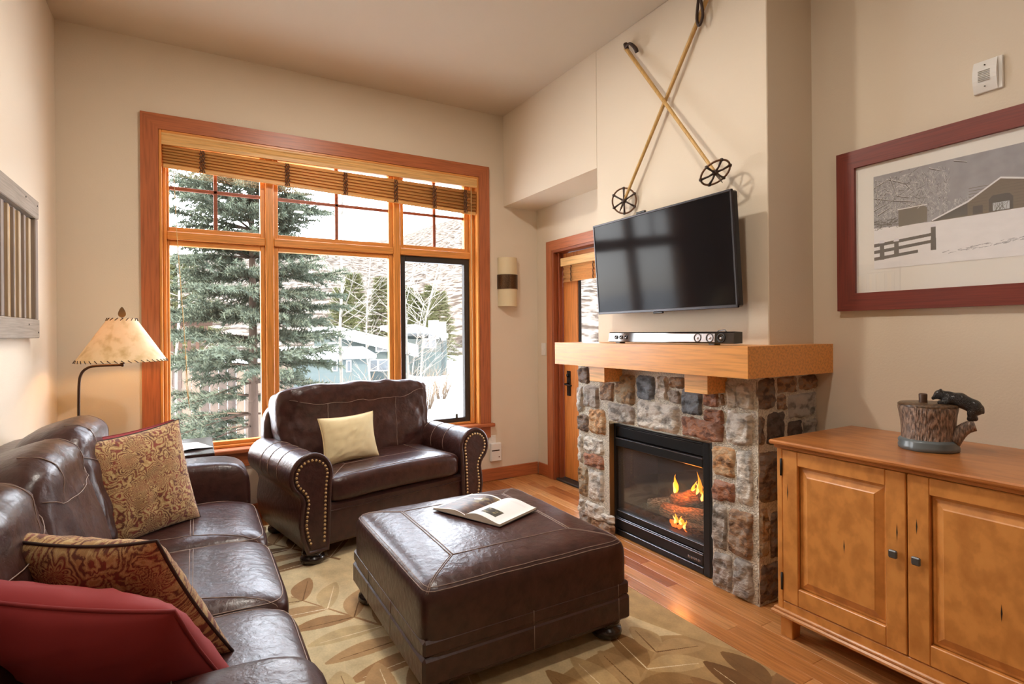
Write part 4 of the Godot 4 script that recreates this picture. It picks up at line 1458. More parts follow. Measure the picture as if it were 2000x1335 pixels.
# ---------------------------------------------------------------- things on the walls
func barn_print() -> ImageTexture:
	var W := 1024
	var H := 470
	var im := Image.create(W, H, false, Image.FORMAT_RGB8)
	var r := RandomNumberGenerator.new()
	r.seed = 21
	var fn := FastNoiseLite.new()
	fn.frequency = 0.012
	for y in H:
		for x in W:
			var g := 0.60 + 0.05 * fn.get_noise_2d(x, y)
			var c := Color(g * 0.99, g * 0.99, g * 1.03)
			if y > 262 + 10 * sin(x * 0.004) :
				g = 0.93 + 0.02 * fn.get_noise_2d(x, y * 2.0)
				c = Color(g, g, g * 1.01)
			im.set_pixel(x, y, c)
	# frosted trees: many fine light and dark twigs
	for k in 4200:
		var x := r.randf() * W
		var y := r.randf_range(30, 255)
		if x > 330 and x < 640 and y < 190:
			continue
		var a := r.randf_range(-1.0, 1.0) - PI / 2
		var l := r.randf_range(5, 17)
		var g := r.randf_range(0.66, 0.86) if r.randf() < 0.65 else r.randf_range(0.34, 0.5)
		stroke(im, Vector2(x, y), Vector2(x, y) + Vector2(cos(a), sin(a)) * l, 1.7, 1.3, Color(g, g, g))
	# old shed on the left
	fill_poly(im, [Vector2(115, 190), Vector2(215, 180), Vector2(240, 200), Vector2(240, 268), Vector2(115, 272)], Color(0.42, 0.39, 0.34))
	stroke(im, Vector2(112, 188), Vector2(240, 186), 5, 5, Color(0.9, 0.9, 0.9))
	# barn
	fill_poly(im, [Vector2(258, 264), Vector2(400, 205), Vector2(520, 130), Vector2(680, 172), Vector2(850, 176), Vector2(850, 268), Vector2(258, 272)], Color(0.42, 0.36, 0.29))
	fill_poly(im, [Vector2(262, 262), Vector2(400, 208), Vector2(400, 268), Vector2(262, 270)], Color(0.27, 0.25, 0.23))
	for k in 9:
		stroke(im, Vector2(405, 150 + k * 13), Vector2(850, 152 + k * 13), 1.6, 1.6, Color(0.36, 0.31, 0.25))
	fill_poly(im, [Vector2(258, 264), Vector2(400, 203), Vector2(520, 124), Vector2(690, 168), Vector2(860, 172), Vector2(860, 178), Vector2(690, 176), Vector2(520, 132), Vector2(402, 211), Vector2(260, 270)], Color(0.92, 0.92, 0.93))
	fill_poly(im, [Vector2(478, 268), Vector2(478, 215), Vector2(492, 198), Vector2(548, 198), Vector2(562, 215), Vector2(562, 268)], Color(0.2, 0.19, 0.18))
	fill_poly(im, [Vector2(492, 266), Vector2(492, 232), Vector2(550, 232), Vector2(550, 266)], Color(0.78, 0.8, 0.82))
	for k in 14:
		stroke(im, Vector2(494 + r.randf() * 54, 266), Vector2(494 + r.randf() * 54, 234), 2, 1.2, Color(0.4, 0.4, 0.4))
	for q in [[420, 232, 456], [604, 226, 632], [690, 200, 730], [760, 214, 800]]:
		fill_poly(im, [Vector2(q[0], 268), Vector2(q[0], q[1]), Vector2(q[2], q[1]), Vector2(q[2], 268)], Color(0.22, 0.2, 0.18))
	# bare snowy branches at the top left
	var br := [[Vector2(0, 60), Vector2(70, 30)], [Vector2(70, 30), Vector2(150, 70)], [Vector2(80, 20), Vector2(110, 120)], [Vector2(0, 110), Vector2(90, 140)], [Vector2(90, 140), Vector2(190, 165)], [Vector2(0, 175), Vector2(60, 150)], [Vector2(110, 120), Vector2(160, 140)], [Vector2(150, 70), Vector2(175, 105)], [Vector2(250, 20), Vector2(300, 44)], [Vector2(350, 12), Vector2(400, 30)], [Vector2(10, 20), Vector2(30, 240)], [Vector2(20, 200), Vector2(80, 170)], [Vector2(15, 150), Vector2(60, 90)]]
	for q in br:
		stroke(im, q[0], q[1], 6, 3, Color(0.2, 0.18, 0.17))
		stroke(im, q[0] - Vector2(0, 3), q[1] - Vector2(0, 2), 2.5, 1.5, Color(0.9, 0.9, 0.9))
	for k in 60:
		var p := Vector2(r.randf() * 210, r.randf() * 200)
		stroke(im, p, p + Vector2(r.randf_range(8, 40), r.randf_range(-22, 22)), 2, 1, Color(0.25, 0.23, 0.22) if k % 2 else Color(0.88, 0.88, 0.88))
	for k in 120:
		var p := Vector2(r.randf() * 110, 225 + r.randf() * 50)
		stroke(im, p, p + Vector2(r.randf_range(4, 18), r.randf_range(-6, 3)), 3, 1, Color(0.28, 0.27, 0.25))
	# rail fences
	var fc := Color(0.30, 0.28, 0.26)
	for q in [[0, 350, 270, 330], [0, 384, 270, 362], [0, 418, 200, 402]]:
		stroke(im, Vector2(q[0], q[1]), Vector2(q[2], q[3]), 17, 14, fc)
		stroke(im, Vector2(q[0], q[1] - 10), Vector2(q[2], q[3] - 9), 4, 4, Color(0.95, 0.95, 0.96))
	for q in [[38, 340, 425], [105, 340, 412], [265, 295, 405]]:
		stroke(im, Vector2(q[0], q[1]), Vector2(q[0], q[2]), 20, 22, fc)
		fill_poly(im, [Vector2(q[0] - 14, q[1] + 2), Vector2(q[0] - 9, q[1] - 12), Vector2(q[0] + 9, q[1] - 12), Vector2(q[0] + 13, q[1] + 2)], Color(0.9, 0.9, 0.93))
	for q in [[640, 330, 1020, 345], [640, 362, 1020, 385]]:
		stroke(im, Vector2(q[0], q[1]), Vector2(q[2], q[3]), 13, 15, Color(0.16, 0.15, 0.15))
	stroke(im, Vector2(645, 315), Vector2(645, 400), 20, 22, Color(0.16, 0.15, 0.15))
	stroke(im, Vector2(628, 312), Vector2(760, 318), 16, 12, Color(0.93, 0.93, 0.95))
	for k in 70:
		var p := Vector2(r.randf_range(300, 640), 0)
		p.y = lerpf(425, 395, (p.x - 300) / 340.0) + r.randf_range(-8, 8)
		stroke(im, p, p + Vector2(r.randf_range(6, 26), r.randf_range(-5, 1)), 2.4, 1, Color(0.62, 0.62, 0.65))
	return tex_of(im)

func _wall_things() -> void:
	# framed print
	var cx := XR
	var yt := 2.283
	var yb := 1.475
	var za := -1.612
	var zb := -0.30
	var fw := 0.088
	var t := thing("framed_picture", "snowy barn picture with white mat in a reddish brown wooden frame", "picture", Vector3(cx, (yt + yb) * 0.5, (za + zb) * 0.5))
	var o := -t.position
	var B := Basis(Vector3(0, 0, 1), Vector3(0, 1, 0), Vector3(-1, 0, 0))
	var fy := wood("mahogany frame y", rgb(128, 50, 36), 1, 0.42, {"fine": 1.6, "bump_cm": 0.05})
	var fz := wood("mahogany frame z", rgb(128, 50, 36), 2, 0.42, {"fine": 1.6, "bump_cm": 0.05})
	var yi := [yb + fw, yt - fw]
	var zi := [za + fw, zb - fw]
	var sides := [[[za, yt], [zb, yt], [zi[1], yi[1]], [zi[0], yi[1]], fz], [[za, yb], [zb, yb], [zi[1], yi[0]], [zi[0], yi[0]], fz], [[za, yb], [za, yt], [zi[0], yi[1]], [zi[0], yi[0]], fy], [[zb, yb], [zb, yt], [zi[1], yi[1]], [zi[1], yi[0]], fy]]
	for q in sides:
		var s := S()
		var poly := PackedVector2Array()
		for k in 4:
			poly.append(Vector2(q[k][0], q[k][1]))
		prism(s, poly, Transform3D(B, Vector3(cx - 0.004, 0, 0) + o), 0.03)
		part(t, "frame_side", s, q[4])
	boxed(t, "mat_board", Vector3(cx - 0.016, yb + 0.02, za + 0.02) + o, Vector3(cx - 0.012, yt - 0.02, zb - 0.02) + o, M("white mat board", rgb(236, 234, 228), 0.8), 0)
	var s := S()
	var x := cx - 0.0175
	var p0 := za + 0.172
	var p1 := zb - 0.172
	var q0 := 1.675
	var q1 := 2.131
	s.set_smooth_group(-1)
	quad(s, Vector3(x, q0, p0) + o, Vector3(x, q0, p1) + o, Vector3(x, q1, p1) + o, Vector3(x, q1, p0) + o)
	quad(s, Vector3(x + 0.001, q0, p1) + o, Vector3(x + 0.001, q0, p0) + o, Vector3(x + 0.001, q1, p0) + o, Vector3(x + 0.001, q1, p1) + o)
	part(t, "print", s, M("barn print", Color(1, 1, 1), 0.7, {"tex": barn_print()}))
	boxed(t, "picture_glass", Vector3(cx - 0.021, yb + fw - 0.01, za + fw - 0.01) + o, Vector3(cx - 0.0195, yt - fw + 0.01, zb - fw + 0.01) + o, M("picture glass", Color(1, 1, 1, 0.02), 0.0, {"alpha": true}), 0)
	# alarm
	t = thing("wall_alarm", "small white fire alarm sounder high on the right wall", "alarm", Vector3(XR, 2.45, -0.99))
	var wp := M("white plastic", rgb(232, 230, 224), 0.45)
	boxed(t, "back_box", Vector3(-0.012, -0.068, -0.05), Vector3(0, 0.068, 0.05), wp, 0.003)
	s = S()
	var pr := PackedVector2Array()
	for k in 9:
		var f := k / 8.0
		pr.append(Vector2(-0.013 - 0.016 * sin(PI * f), lerpf(-0.066, 0.066, f)))
	pr.append(Vector2(-0.012, 0.066))
	pr.append(Vector2(-0.012, -0.066))
	prism(s, pr, Transform3D(Basis(Vector3(1, 0, 0), Vector3(0, 1, 0), Vector3(0, 0, 1)), Vector3(0, 0, -0.048)), 0.082)
	part(t, "cover", s, wp)
	s = S()
	for i in 7:
		bx(s, Vector3(-0.031, -0.024 + i * 0.007, -0.028), Vector3(-0.0275, -0.0205 + i * 0.007, 0.012), 0.0005)
	stuff(part(t, "grille", s, M("grille grey", rgb(176, 172, 164), 0.6)))
	for y in [-0.045, 0.045]:
		s = S()
		lathe(s, [Vector2(0.003, 0), Vector2(0.003, 0.003), Vector2(0, 0.004)], X(Vector3(-0.021, y, -0.007), 0, 0, 90), 10)
		part(t, "screw", s, M("screw", rgb(90, 84, 78), 0.4, {"metal": 0.6}))
	# sconce
	t = thing("wall_sconce", "cream half round wall sconce with a bronze band beside the window", "sconce", Vector3(2.562, 1.625, ZW))
	var cream := M("cream sconce glass", rgb(228, 214, 176), 0.45, {"back": rgb(120, 100, 60)})
	for q in [[0.0, 0.165], [0.295, 0.458]]:
		s = S()
		prism(s, PackedVector2Array(arc(Vector2.ZERO, 0.098, 0, 180, 24)), Transform3D(Basis(Vector3(1, 0, 0), Vector3(0, 0, 1), Vector3(0, 1, 0)), Vector3(0, q[0], 0)), q[1] - q[0], true)
		part(t, "shade", s, cream)
	s = S()
	prism(s, PackedVector2Array(arc(Vector2.ZERO, 0.104, 0, 180, 24)), Transform3D(Basis(Vector3(1, 0, 0), Vector3(0, 0, 1), Vector3(0, 1, 0)), Vector3(0, 0.163, 0)), 0.134, true)
	part(t, "bronze_band", s, M("hammered bronze", rgb(124, 98, 74), 0.32, {"metal": 0.8, "tex": noise_tex("bronze_tex", 0.05, [[0, grey(0.4)], [0.5, grey(0.8)], [1, grey(1)]], FastNoiseLite.TYPE_CELLULAR, 2), "scale": Vector3(7, 7, 7)}), "bronze band around the cream shade")
	# switch
	t = thing("light_switch", "white light switch plate beside the door", "switch", Vector3(XD, 1.215, -4.41))
	boxed(t, "plate", Vector3(-0.006, -0.06, -0.037), Vector3(0, 0.06, 0.037), wp, 0.002)
	boxed(t, "toggle", Vector3(-0.014, -0.012, -0.006), Vector3(-0.006, 0.012, 0.006), wp, 0.002)
	# outlet and plug-in box
	t = thing("wall_outlet", "white outlet plate on the wall behind the armchair", "outlet", Vector3(2.39, 0.36, ZW))
	boxed(t, "plate", Vector3(-0.037, -0.06, 0), Vector3(0.037, 0.06, 0.006), wp, 0.002)
	for y in [-0.026, 0.026]:
		boxed(t, "socket", Vector3(-0.016, y - 0.014, 0.006), Vector3(0.016, y + 0.014, 0.009), wp, 0.002)
	t = thing("plug_in_box", "white plug-in box with a black slot under the outlet", "device", Vector3(2.42, 0.265, ZW))
	boxed(t, "case", Vector3(-0.06, -0.085, 0), Vector3(0.055, 0.085, 0.035), wp, 0.008)
	boxed(t, "slot", Vector3(-0.05, 0.012, 0.033), Vector3(0.03, 0.022, 0.037), M("slot black", rgb(20, 20, 20), 0.5), 0.001)
	boxed(t, "port", Vector3(0.02, -0.05, 0.033), Vector3(0.032, -0.04, 0.037), M("port brown", rgb(110, 70, 60), 0.5), 0.001)
	# reclaimed wood panel on the left wall
	t = thing("wooden_wall_panel", "weathered grey barn wood panel with vertical striped boards on the left wall", "wall art", Vector3(XL, 1.745, -3.29))
	var gw := []
	var cols := [rgb(168, 154, 136), rgb(206, 172, 120), rgb(150, 136, 124), rgb(216, 178, 118), rgb(140, 122, 116), rgb(184, 162, 130)]
	for k in cols.size():
		gw.append(wood("barn wood %d" % k, cols[k], 1, 0.8, {"fine": 2.0, "bump_cm": 0.15}))
	var rail := wood("barn wood rail", rgb(160, 146, 130), 2, 0.8, {"fine": 1.5, "bump_cm": 0.12})
	var ya := -0.375
	var yz := 0.365
	var zf := -0.565
	var zn := 0.30
	boxed(t, "frame_rail", Vector3(0.004, yz - 0.1, zf) , Vector3(0.042, yz, zn), rail, 0.004)
	boxed(t, "frame_rail", Vector3(0.004, ya, zf), Vector3(0.042, ya + 0.1, zn), rail, 0.004)
	boxed(t, "frame_stile", Vector3(0.004, ya + 0.1, zf), Vector3(0.038, yz - 0.1, zf + 0.05), gw[2], 0.004)
	boxed(t, "frame_stile", Vector3(0.004, ya + 0.1, zn - 0.05), Vector3(0.038, yz - 0.1, zn), gw[2], 0.004)
	boxed(t, "back_board", Vector3(0.0, ya + 0.05, zf + 0.02), Vector3(0.006, yz - 0.05, zn - 0.02), gw[4], 0)
	var z := zf + 0.052
	var k := 0
	while z < zn - 0.06:
		var w: float = [0.034, 0.026, 0.042, 0.03, 0.024][k % 5]
		boxed(t, "slat", Vector3(0.006, ya + 0.102, z), Vector3(0.018 + 0.006 * (k % 3), yz - 0.115, z + w - 0.001), gw[(k * 5 + 1) % 6], 0.002)
		z += w
		k += 1
	for q in [[yz - 0.03, zf + 0.03], [yz - 0.03, zf + 0.26], [ya + 0.03, zf + 0.03], [ya + 0.07, zf + 0.22]]:
		s = S()
		lathe(s, [Vector2(0.005, 0), Vector2(0.004, 0.002), Vector2(0, 0.003)], X(Vector3(0.042, q[0], q[1]), 0, 0, -90), 8)
		part(t, "nail", s, M("rust nail", rgb(60, 48, 40), 0.7))
	_ski_poles()
	_tv()

func _ski_poles() -> void:
	var bam := M("bamboo cane", rgb(206, 164, 98), 0.42, {"tex": grain(), "scale": Vector3(6, 1.2, 6)})
	var lea := M("old dark leather", rgb(62, 44, 34), 0.6)
	var ringm := M("basket cane", rgb(110, 72, 44), 0.55)
	for k in 2:
		var top: Vector3
		var hub: Vector3
		if k == 0:
			top = at_x(1222, 94, XC - 0.035)
			hub = at_x(1397, 337, XC - 0.115)
		else:
			top = at_x(1392, -30, XC - 0.022)
			hub = at_x(1219, 392, XC - 0.06)
		var d := (hub - top).normalized()
		var t := thing("bamboo_ski_pole", ["old bamboo ski pole with frayed strap, crossing in front of the other pole", "old bamboo ski pole crossing behind the other pole, reaching to the ceiling"][k], "ski pole", hub, 0.0, "crossed ski poles on the chimney breast")
		var L := top.distance_to(hub)
		var s := S()
		var pts := []
		var rad := []
		var nodes := 9
		for i in 46:
			var f := i / 45.0
			pts.append(-d * L * (1.0 - f))
			var near := absf(fposmod(f * nodes, 1.0) - 0.5)
			rad.append(lerpf(0.0135, 0.0095, f) + (0.0022 if near < 0.06 else 0.0))
		tube(s, pts, rad, 10)
		part(t, "shaft", s, bam)
		# tip
		s = S()
		tube(s, [d * -0.01, d * 0.05, d * 0.085], [0.008, 0.006, 0.001], 8)
		part(t, "tip", s, M("rusty steel tip", rgb(92, 80, 70), 0.5, {"metal": 0.6}))
		# basket: ring with leather spokes
		var n: Vector3
		if k == 0:
			n = d
		else:
			n = (d + Vector3(-1.3, 0.5, 1.3)).normalized()
		var u := n.cross(Vector3.RIGHT).normalized()
		var v := n.cross(u)
		var R := 0.082
		var b := Node3D.new()
		b.name = "basket"
		t.add_child(b, true)
		s = S()
		pts = []
		for i in 28:
			var a := TAU * i / 28
			pts.append((u * cos(a) + v * sin(a)) * R)
		tube(s, pts, 0.0055, 7, true)
		part(b, "ring", s, ringm)
		for i in 6:
			var a := TAU * (i + 0.3) / 6
			var e := (u * cos(a) + v * sin(a))
			s = S()
			tube(s, [e * 0.008, e * 0.04 + n * 0.004, e * (R - 0.004)], [0.007, 0.005, 0.007], 6)
			superq(s, X(e * R), Vector3(0.009, 0.009, 0.009), 3, 3, 3)
			part(b, "leather_spoke", s, lea)
		s = S()
		superq(s, X(Vector3.ZERO), Vector3(0.016, 0.016, 0.016), 2.5, 2.5, 5)
		part(b, "hub_knot", s, lea)
		# strap
		s = S()
		var h := top - hub
		if k == 0:
			var line := spline([h + Vector3(-0.01, -0.004, 0.01), h + Vector3(-0.022, -0.002, 0.055), h + Vector3(-0.024, -0.022, 0.085), h + Vector3(-0.018, -0.058, 0.112), h + Vector3(-0.012, -0.082, 0.118)], 5)
			var tr := []
			for i in line.size():
				tr.append(lerpf(0.006, 0.0135, minf(1.0, i / (line.size() * 0.7))))
			tube(s, line, tr, 7)
			tube(s, [h + Vector3(-0.002, 0.028, 0.0), h + Vector3(0, -0.02, 0.015)], 0.015, 8)
		else:
			var q := at_x(1369, 30, XC - 0.03) - hub
			var line := spline([h, q + Vector3(-0.012, 0.14, 0.0), q + Vector3(-0.02, 0.06, 0.02), q + Vector3(-0.02, -0.02, 0.03), q + Vector3(-0.02, -0.065, 0.005), q + Vector3(-0.02, -0.02, -0.012), q + Vector3(-0.014, 0.09, -0.005)], 5)
			tube(s, line, 0.0085, 7)
		part(t, "leather_strap", s, lea)

func _tv() -> void:
	var t := thing("flat_television", "black flat screen television tilted on the wall above the mantel", "television", Vector3(2.40, 1.80, -2.40))
	t.rotation.z = deg_to_rad(4.2)
	# local: +x to the wall, y up, z along the wall
	var w := 1.118
	var h := 0.605
	var dark := M("tv black plastic", rgb(20, 20, 22), 0.35)
	var bez := M("tv bezel", rgb(58, 56, 60), 0.3, {"metal": 0.4})
	boxed(t, "back_shell", Vector3(-0.01, -h / 2 + 0.004, -w / 2 + 0.004), Vector3(0.035, h / 2 - 0.004, w / 2 - 0.004), dark, 0.008)
	var e := 0.012
	boxed(t, "bezel", Vector3(-0.022, h / 2 - e, -w / 2), Vector3(-0.008, h / 2, w / 2), bez, 0.002)
	boxed(t, "bezel", Vector3(-0.022, -h / 2, -w / 2), Vector3(-0.008, -h / 2 + e * 1.4, w / 2), bez, 0.002)
	boxed(t, "bezel", Vector3(-0.022, -h / 2, -w / 2), Vector3(-0.008, h / 2, -w / 2 + e), bez, 0.002)
	boxed(t, "bezel", Vector3(-0.022, -h / 2, w / 2 - e), Vector3(-0.008, h / 2, w / 2), bez, 0.002)
	boxed(t, "screen", Vector3(-0.0185, -h / 2 + e * 1.4, -w / 2 + e), Vector3(-0.012, h / 2 - e, w / 2 - e), M("switched off screen", rgb(22, 20, 22), 0.09, {"spec": 0.22}), 0)
	boxed(t, "sensor_bump", Vector3(-0.018, h / 2, -0.14), Vector3(0.0, h / 2 + 0.014, -0.065), dark, 0.003)
	boxed(t, "chin", Vector3(-0.016, -h / 2 - 0.012, -0.05), Vector3(0.0, -h / 2, 0.03), dark, 0.004)
	var tm := TextMesh.new()
	tm.text = "LG"
	tm.font_size = 10
	tm.pixel_size = 0.0009
	tm.depth = 0.0008
	var lo := MeshInstance3D.new()
	lo.name = "logo"
	lo.mesh = tm
	lo.material_override = M("logo grey", rgb(190, 190, 190), 0.4)
	t.add_child(lo, true)
	lo.position = Vector3(-0.0225, -h / 2 + 0.008, -0.01)
	lo.rotation.y = -PI / 2
	boxed(t, "wall_mount", Vector3(0.034, -0.16, -0.22), Vector3(0.118, 0.12, 0.22), M("mount metal", rgb(34, 34, 36), 0.5), 0.004)
	# soundbar
	t = thing("soundbar", "glossy black soundbar with round drivers lying on the mantel", "speaker", Vector3(2.33, 1.305, -2.275))
	var gl := M("piano black", rgb(16, 16, 19), 0.06, {"spec": 0.7})
	var s := S()
	# slightly leaning glossy front
	prism(s, PackedVector2Array([Vector2(-0.018, 0.012), Vector2(-0.012, 0.008), Vector2(0.05, 0.01), Vector2(0.05, 0.068), Vector2(-0.004, 0.070), Vector2(-0.014, 0.064)]), Transform3D(Basis(), Vector3(0, 0, -0.475)), 0.95)
	part(t, "body", s, gl)
	s = S()
	box(s, X(Vector3(-0.0165, 0.038, 0.16), 0, 0, -4.4), Vector3(0.002, 0.044, 0.40), 0.0006)
	part(t, "front_panel", s, M("silver speaker front", rgb(206, 206, 212), 0.2, {"metal": 0.5}), "bright silver half of the front")
	for z in [-0.40, -0.355, -0.31, 0.25, 0.33, 0.40]:
		s = S()
		var rr := 0.023 if z > 0 else 0.012
		lathe(s, [Vector2(0, -0.004), Vector2(rr * 0.3, -0.003), Vector2(rr * 0.35, 0.0), Vector2(rr * 0.75, -0.004), Vector2(rr * 0.86, 0.003), Vector2(rr, 0.004), Vector2(rr, -0.006)], X(Vector3(-0.0175, 0.038, z), 0, 0, 90 - 4), 22)
		var dr := part(t, "driver", s, M("driver cone", rgb(48, 48, 52), 0.35, {"metal": 0.3}))
		s = S()
		superq(s, X(Vector3(-0.020, 0.036, z)), Vector3(0.004, 0.0062, 0.0062) * (1.0 if z > 0 else 0.8), 2, 2, 5)
		part(dr, "dust_cap", s, M("dust cap", rgb(200, 200, 204), 0.2, {"metal": 0.7}))
	for z in [-0.40, 0.33]:
		boxed(t, "foot", Vector3(-0.006, 0.0, z - 0.02), Vector3(0.04, 0.011, z + 0.02), M("foot grey", rgb(120, 118, 116), 0.4), 0.002)
	s = S()
	tube(s, [Vector3(0.045, 0.05, 0.30), Vector3(0.052, 0.075, 0.33), Vector3(0.052, 0.078, 0.37), Vector3(0.045, 0.05, 0.40)], 0.003, 6)
	part(t, "cable", s, gl)

# ---------------------------------------------------------------- lamp and side table
func _lamp_and_table() -> void:
	var c := Vector3(-0.39, 0, -4.1)
	var t := thing("floor_lamp", "bronze pharmacy floor lamp with laced parchment shade in the corner", "lamp", Vector3(-0.605, 0, -4.1))
	var o := Vector3(0.605, 0, 4.1)
	var br := M("dark bronze lamp", rgb(66, 46, 34), 0.35, {"metal": 0.6})
	var s := S()
	lathe(s, [Vector2(0, 0), Vector2(0.13, 0), Vector2(0.135, 0.012), Vector2(0.05, 0.03), Vector2(0.02, 0.045), Vector2(0, 0.05)], X(Vector3(-0.605, 0.0, -4.1) + o), 28)
	part(t, "base", s, br)
	s = S()
	lathe(s, [Vector2(0.0125, 0.04), Vector2(0.0125, 0.865), Vector2(0.022, 0.867), Vector2(0.0225, 0.883), Vector2(0.012, 0.886), Vector2(0.011, 0.90), Vector2(0, 0.90)], X(Vector3(-0.605, 0, -4.1) + o), 18)
	part(t, "pole", s, br)
	s = S()
	tube(s, spline([Vector3(-0.605, 0.88, -4.1) + o, Vector3(-0.602, 1.08, -4.1) + o, Vector3(-0.592, 1.15, -4.1) + o, Vector3(-0.565, 1.185, -4.1) + o, Vector3(-0.52, 1.198, -4.1) + o, Vector3(-0.39, 1.2, -4.1) + o], 6), 0.0075, 9)
	part(t, "arm", s, br)
	s = S()
	lathe(s, [Vector2(0, -0.012), Vector2(0.009, -0.008), Vector2(0.006, 0.0), Vector2(0.014, 0.012), Vector2(0.016, 0.03), Vector2(0.014, 0.07), Vector2(0, 0.07)], X(Vector3(-0.39, 1.2, -4.1) + o), 16)
	tube(s, [Vector3(-0.39, 1.25, -4.1) + o, Vector3(-0.39, 1.49, -4.1) + o], 0.003, 6)
	part(t, "socket", s, br)
	# shade
	s = S()
	var top := Vector2(0.073, 1.483)
	var bot := Vector2(0.235, 1.222)
	var pr := []
	for i in 9:
		pr.append(Vector2(bot.lerp(top, i / 8.0)))
	lathe(s, pr, X(Vector3(-0.39, 0, -4.1) + o), 48)
	pr.reverse()
	var inn := []
	for q in pr:
		inn.append(q - Vector2(0.0025, 0))
	lathe(s, inn, X(Vector3(-0.39, 0, -4.1) + o), 48)
	part(t, "lamp_shade", s, M("parchment shade", rgb(246, 230, 188), 0.6, {"tex": noise_tex("parchment", 0.007, [[0, Color(0.88, 0.80, 0.66)], [0.3, Color(0.95, 0.91, 0.83)], [0.5, Color(1, 0.98, 0.95)], [1, Color(1, 1, 1)]], FastNoiseLite.TYPE_SIMPLEX_SMOOTH, 4), "scale": Vector3(3.0, 3.0, 3.0), "back": rgb(150, 120, 70)}))
	var lace := M("leather lacing", rgb(70, 48, 34), 0.7)
	s = S()
	for e in [[top, 18], [bot, 44]]:
		var rr: float = e[0].x
		var yy: float = e[0].y
		var dy := -1.0 if e[0] == top else 1.0
		for i in e[1]:
			var a: float = TAU * i / float(e[1])
			var da: float = 0.55 * TAU / float(e[1])
			var slope := 0.012 * dy
			tube(s, [Vector3(-0.39 + cos(a) * (rr + 0.003), yy - 0.003 * dy, -4.1 + sin(a) * (rr + 0.003)) + o, Vector3(-0.39 + cos(a + da) * (rr + 0.002 - 0.007 * 1.0 * (1.0 if dy > 0 else -1.0)), yy + slope, -4.1 + sin(a + da) * (rr + 0.002 - 0.007 * (1.0 if dy > 0 else -1.0))) + o], 0.0022, 5)
	stuff(part(t, "shade_lacing", s, lace))
	# leaf shaped finial
	s = S()
	var lf := []
	for i in 25:
		var a := TAU * i / 24.0
		lf.append(Vector2(0.024 * sin(a) * (1.0 - 0.35 * (1 - cos(a)) * 0.5), -0.026 * cos(a) + 0.012 * pow(0.5 - 0.5 * cos(a), 6)))
	lf.pop_back()
	prism(s, PackedVector2Array(lf), X(Vector3(-0.39, 1.517, -4.102) + o), 0.006)
	part(t, "finial", s, M("bronze leaf finial", rgb(112, 86, 54), 0.5, {"metal": 0.4}))
	s = S()
	superq(s, X(Vector3(-0.39, 1.32, -4.1) + o), Vector3(0.03, 0.042, 0.03), 2, 2, 10)
	part(t, "bulb", s, M("lit lamp bulb", rgb(255, 230, 190), 0.5, {"emit": rgb(255, 206, 140), "energy": 4.0}))
	var l := OmniLight3D.new()
	l.name = "bulb_light"
	t.add_child(l)
	l.position = Vector3(-0.39, 1.32, -4.1) + o
	l.light_color = rgb(255, 196, 120)
	l.light_energy = LAMP_ENERGY
	l.light_size = 0.03
	l.omni_range = 9.0
	l.shadow_enabled = true
	# side table
	t = thing("side_table", "dark espresso wooden side table between sofa and window", "table", Vector3(-0.24, 0, -4.1))
	var dw := M("espresso table wood", rgb(58, 36, 30), 0.22, {"coat": 0.4, "tex": grain(), "scale": Vector3(0.7, 9, 9)})
	boxed(t, "table_top", Vector3(-0.31, 0.615, -0.30), Vector3(0.335, 0.662, 0.31), dw, 0.004)
	boxed(t, "shelf", Vector3(-0.28, 0.15, -0.27), Vector3(0.31, 0.175, 0.28), dw, 0.003)
	for q in [[-0.29, -0.28], [0.285, -0.28], [-0.29, 0.26], [0.285, 0.26]]:
		boxed(t, "leg", Vector3(q[0], 0.0, q[1]), Vector3(q[0] + 0.035, 0.615, q[1] + 0.035), dw, 0.003)
	# magazine lying open on it
	t = thing("magazine", "dark covered magazine lying on the side table", "magazine", Vector3(-0.14, 0.663, -4.02), deg_to_rad(20))
	s = S()
	for sg: float in [-1.0, 1.0]:
		for i in 8:
			var f0 := i / 8.0
			var f1 := (i + 1) / 8.0
			var y0 := 0.004 + 0.016 * sin(PI * f0) * (1.0 - f0)
			var y1 := 0.004 + 0.016 * sin(PI * f1) * (1.0 - f1)
			face(s, [Vector3(sg * f0 * 0.2, y0, -0.13), Vector3(sg * f1 * 0.2, y1, -0.13), Vector3(sg * f1 * 0.2, y1, 0.13), Vector3(sg * f0 * 0.2, y0, 0.13)], Vector3.UP)
	part(t, "pages", s, M("magazine page", rgb(214, 210, 204), 0.4))
	s = S()
	bx(s, Vector3(-0.2, 0.0, -0.13), Vector3(0.2, 0.003, 0.13), 0.0005)
	part(t, "cover", s, M("magazine cover", rgb(40, 36, 36), 0.3))

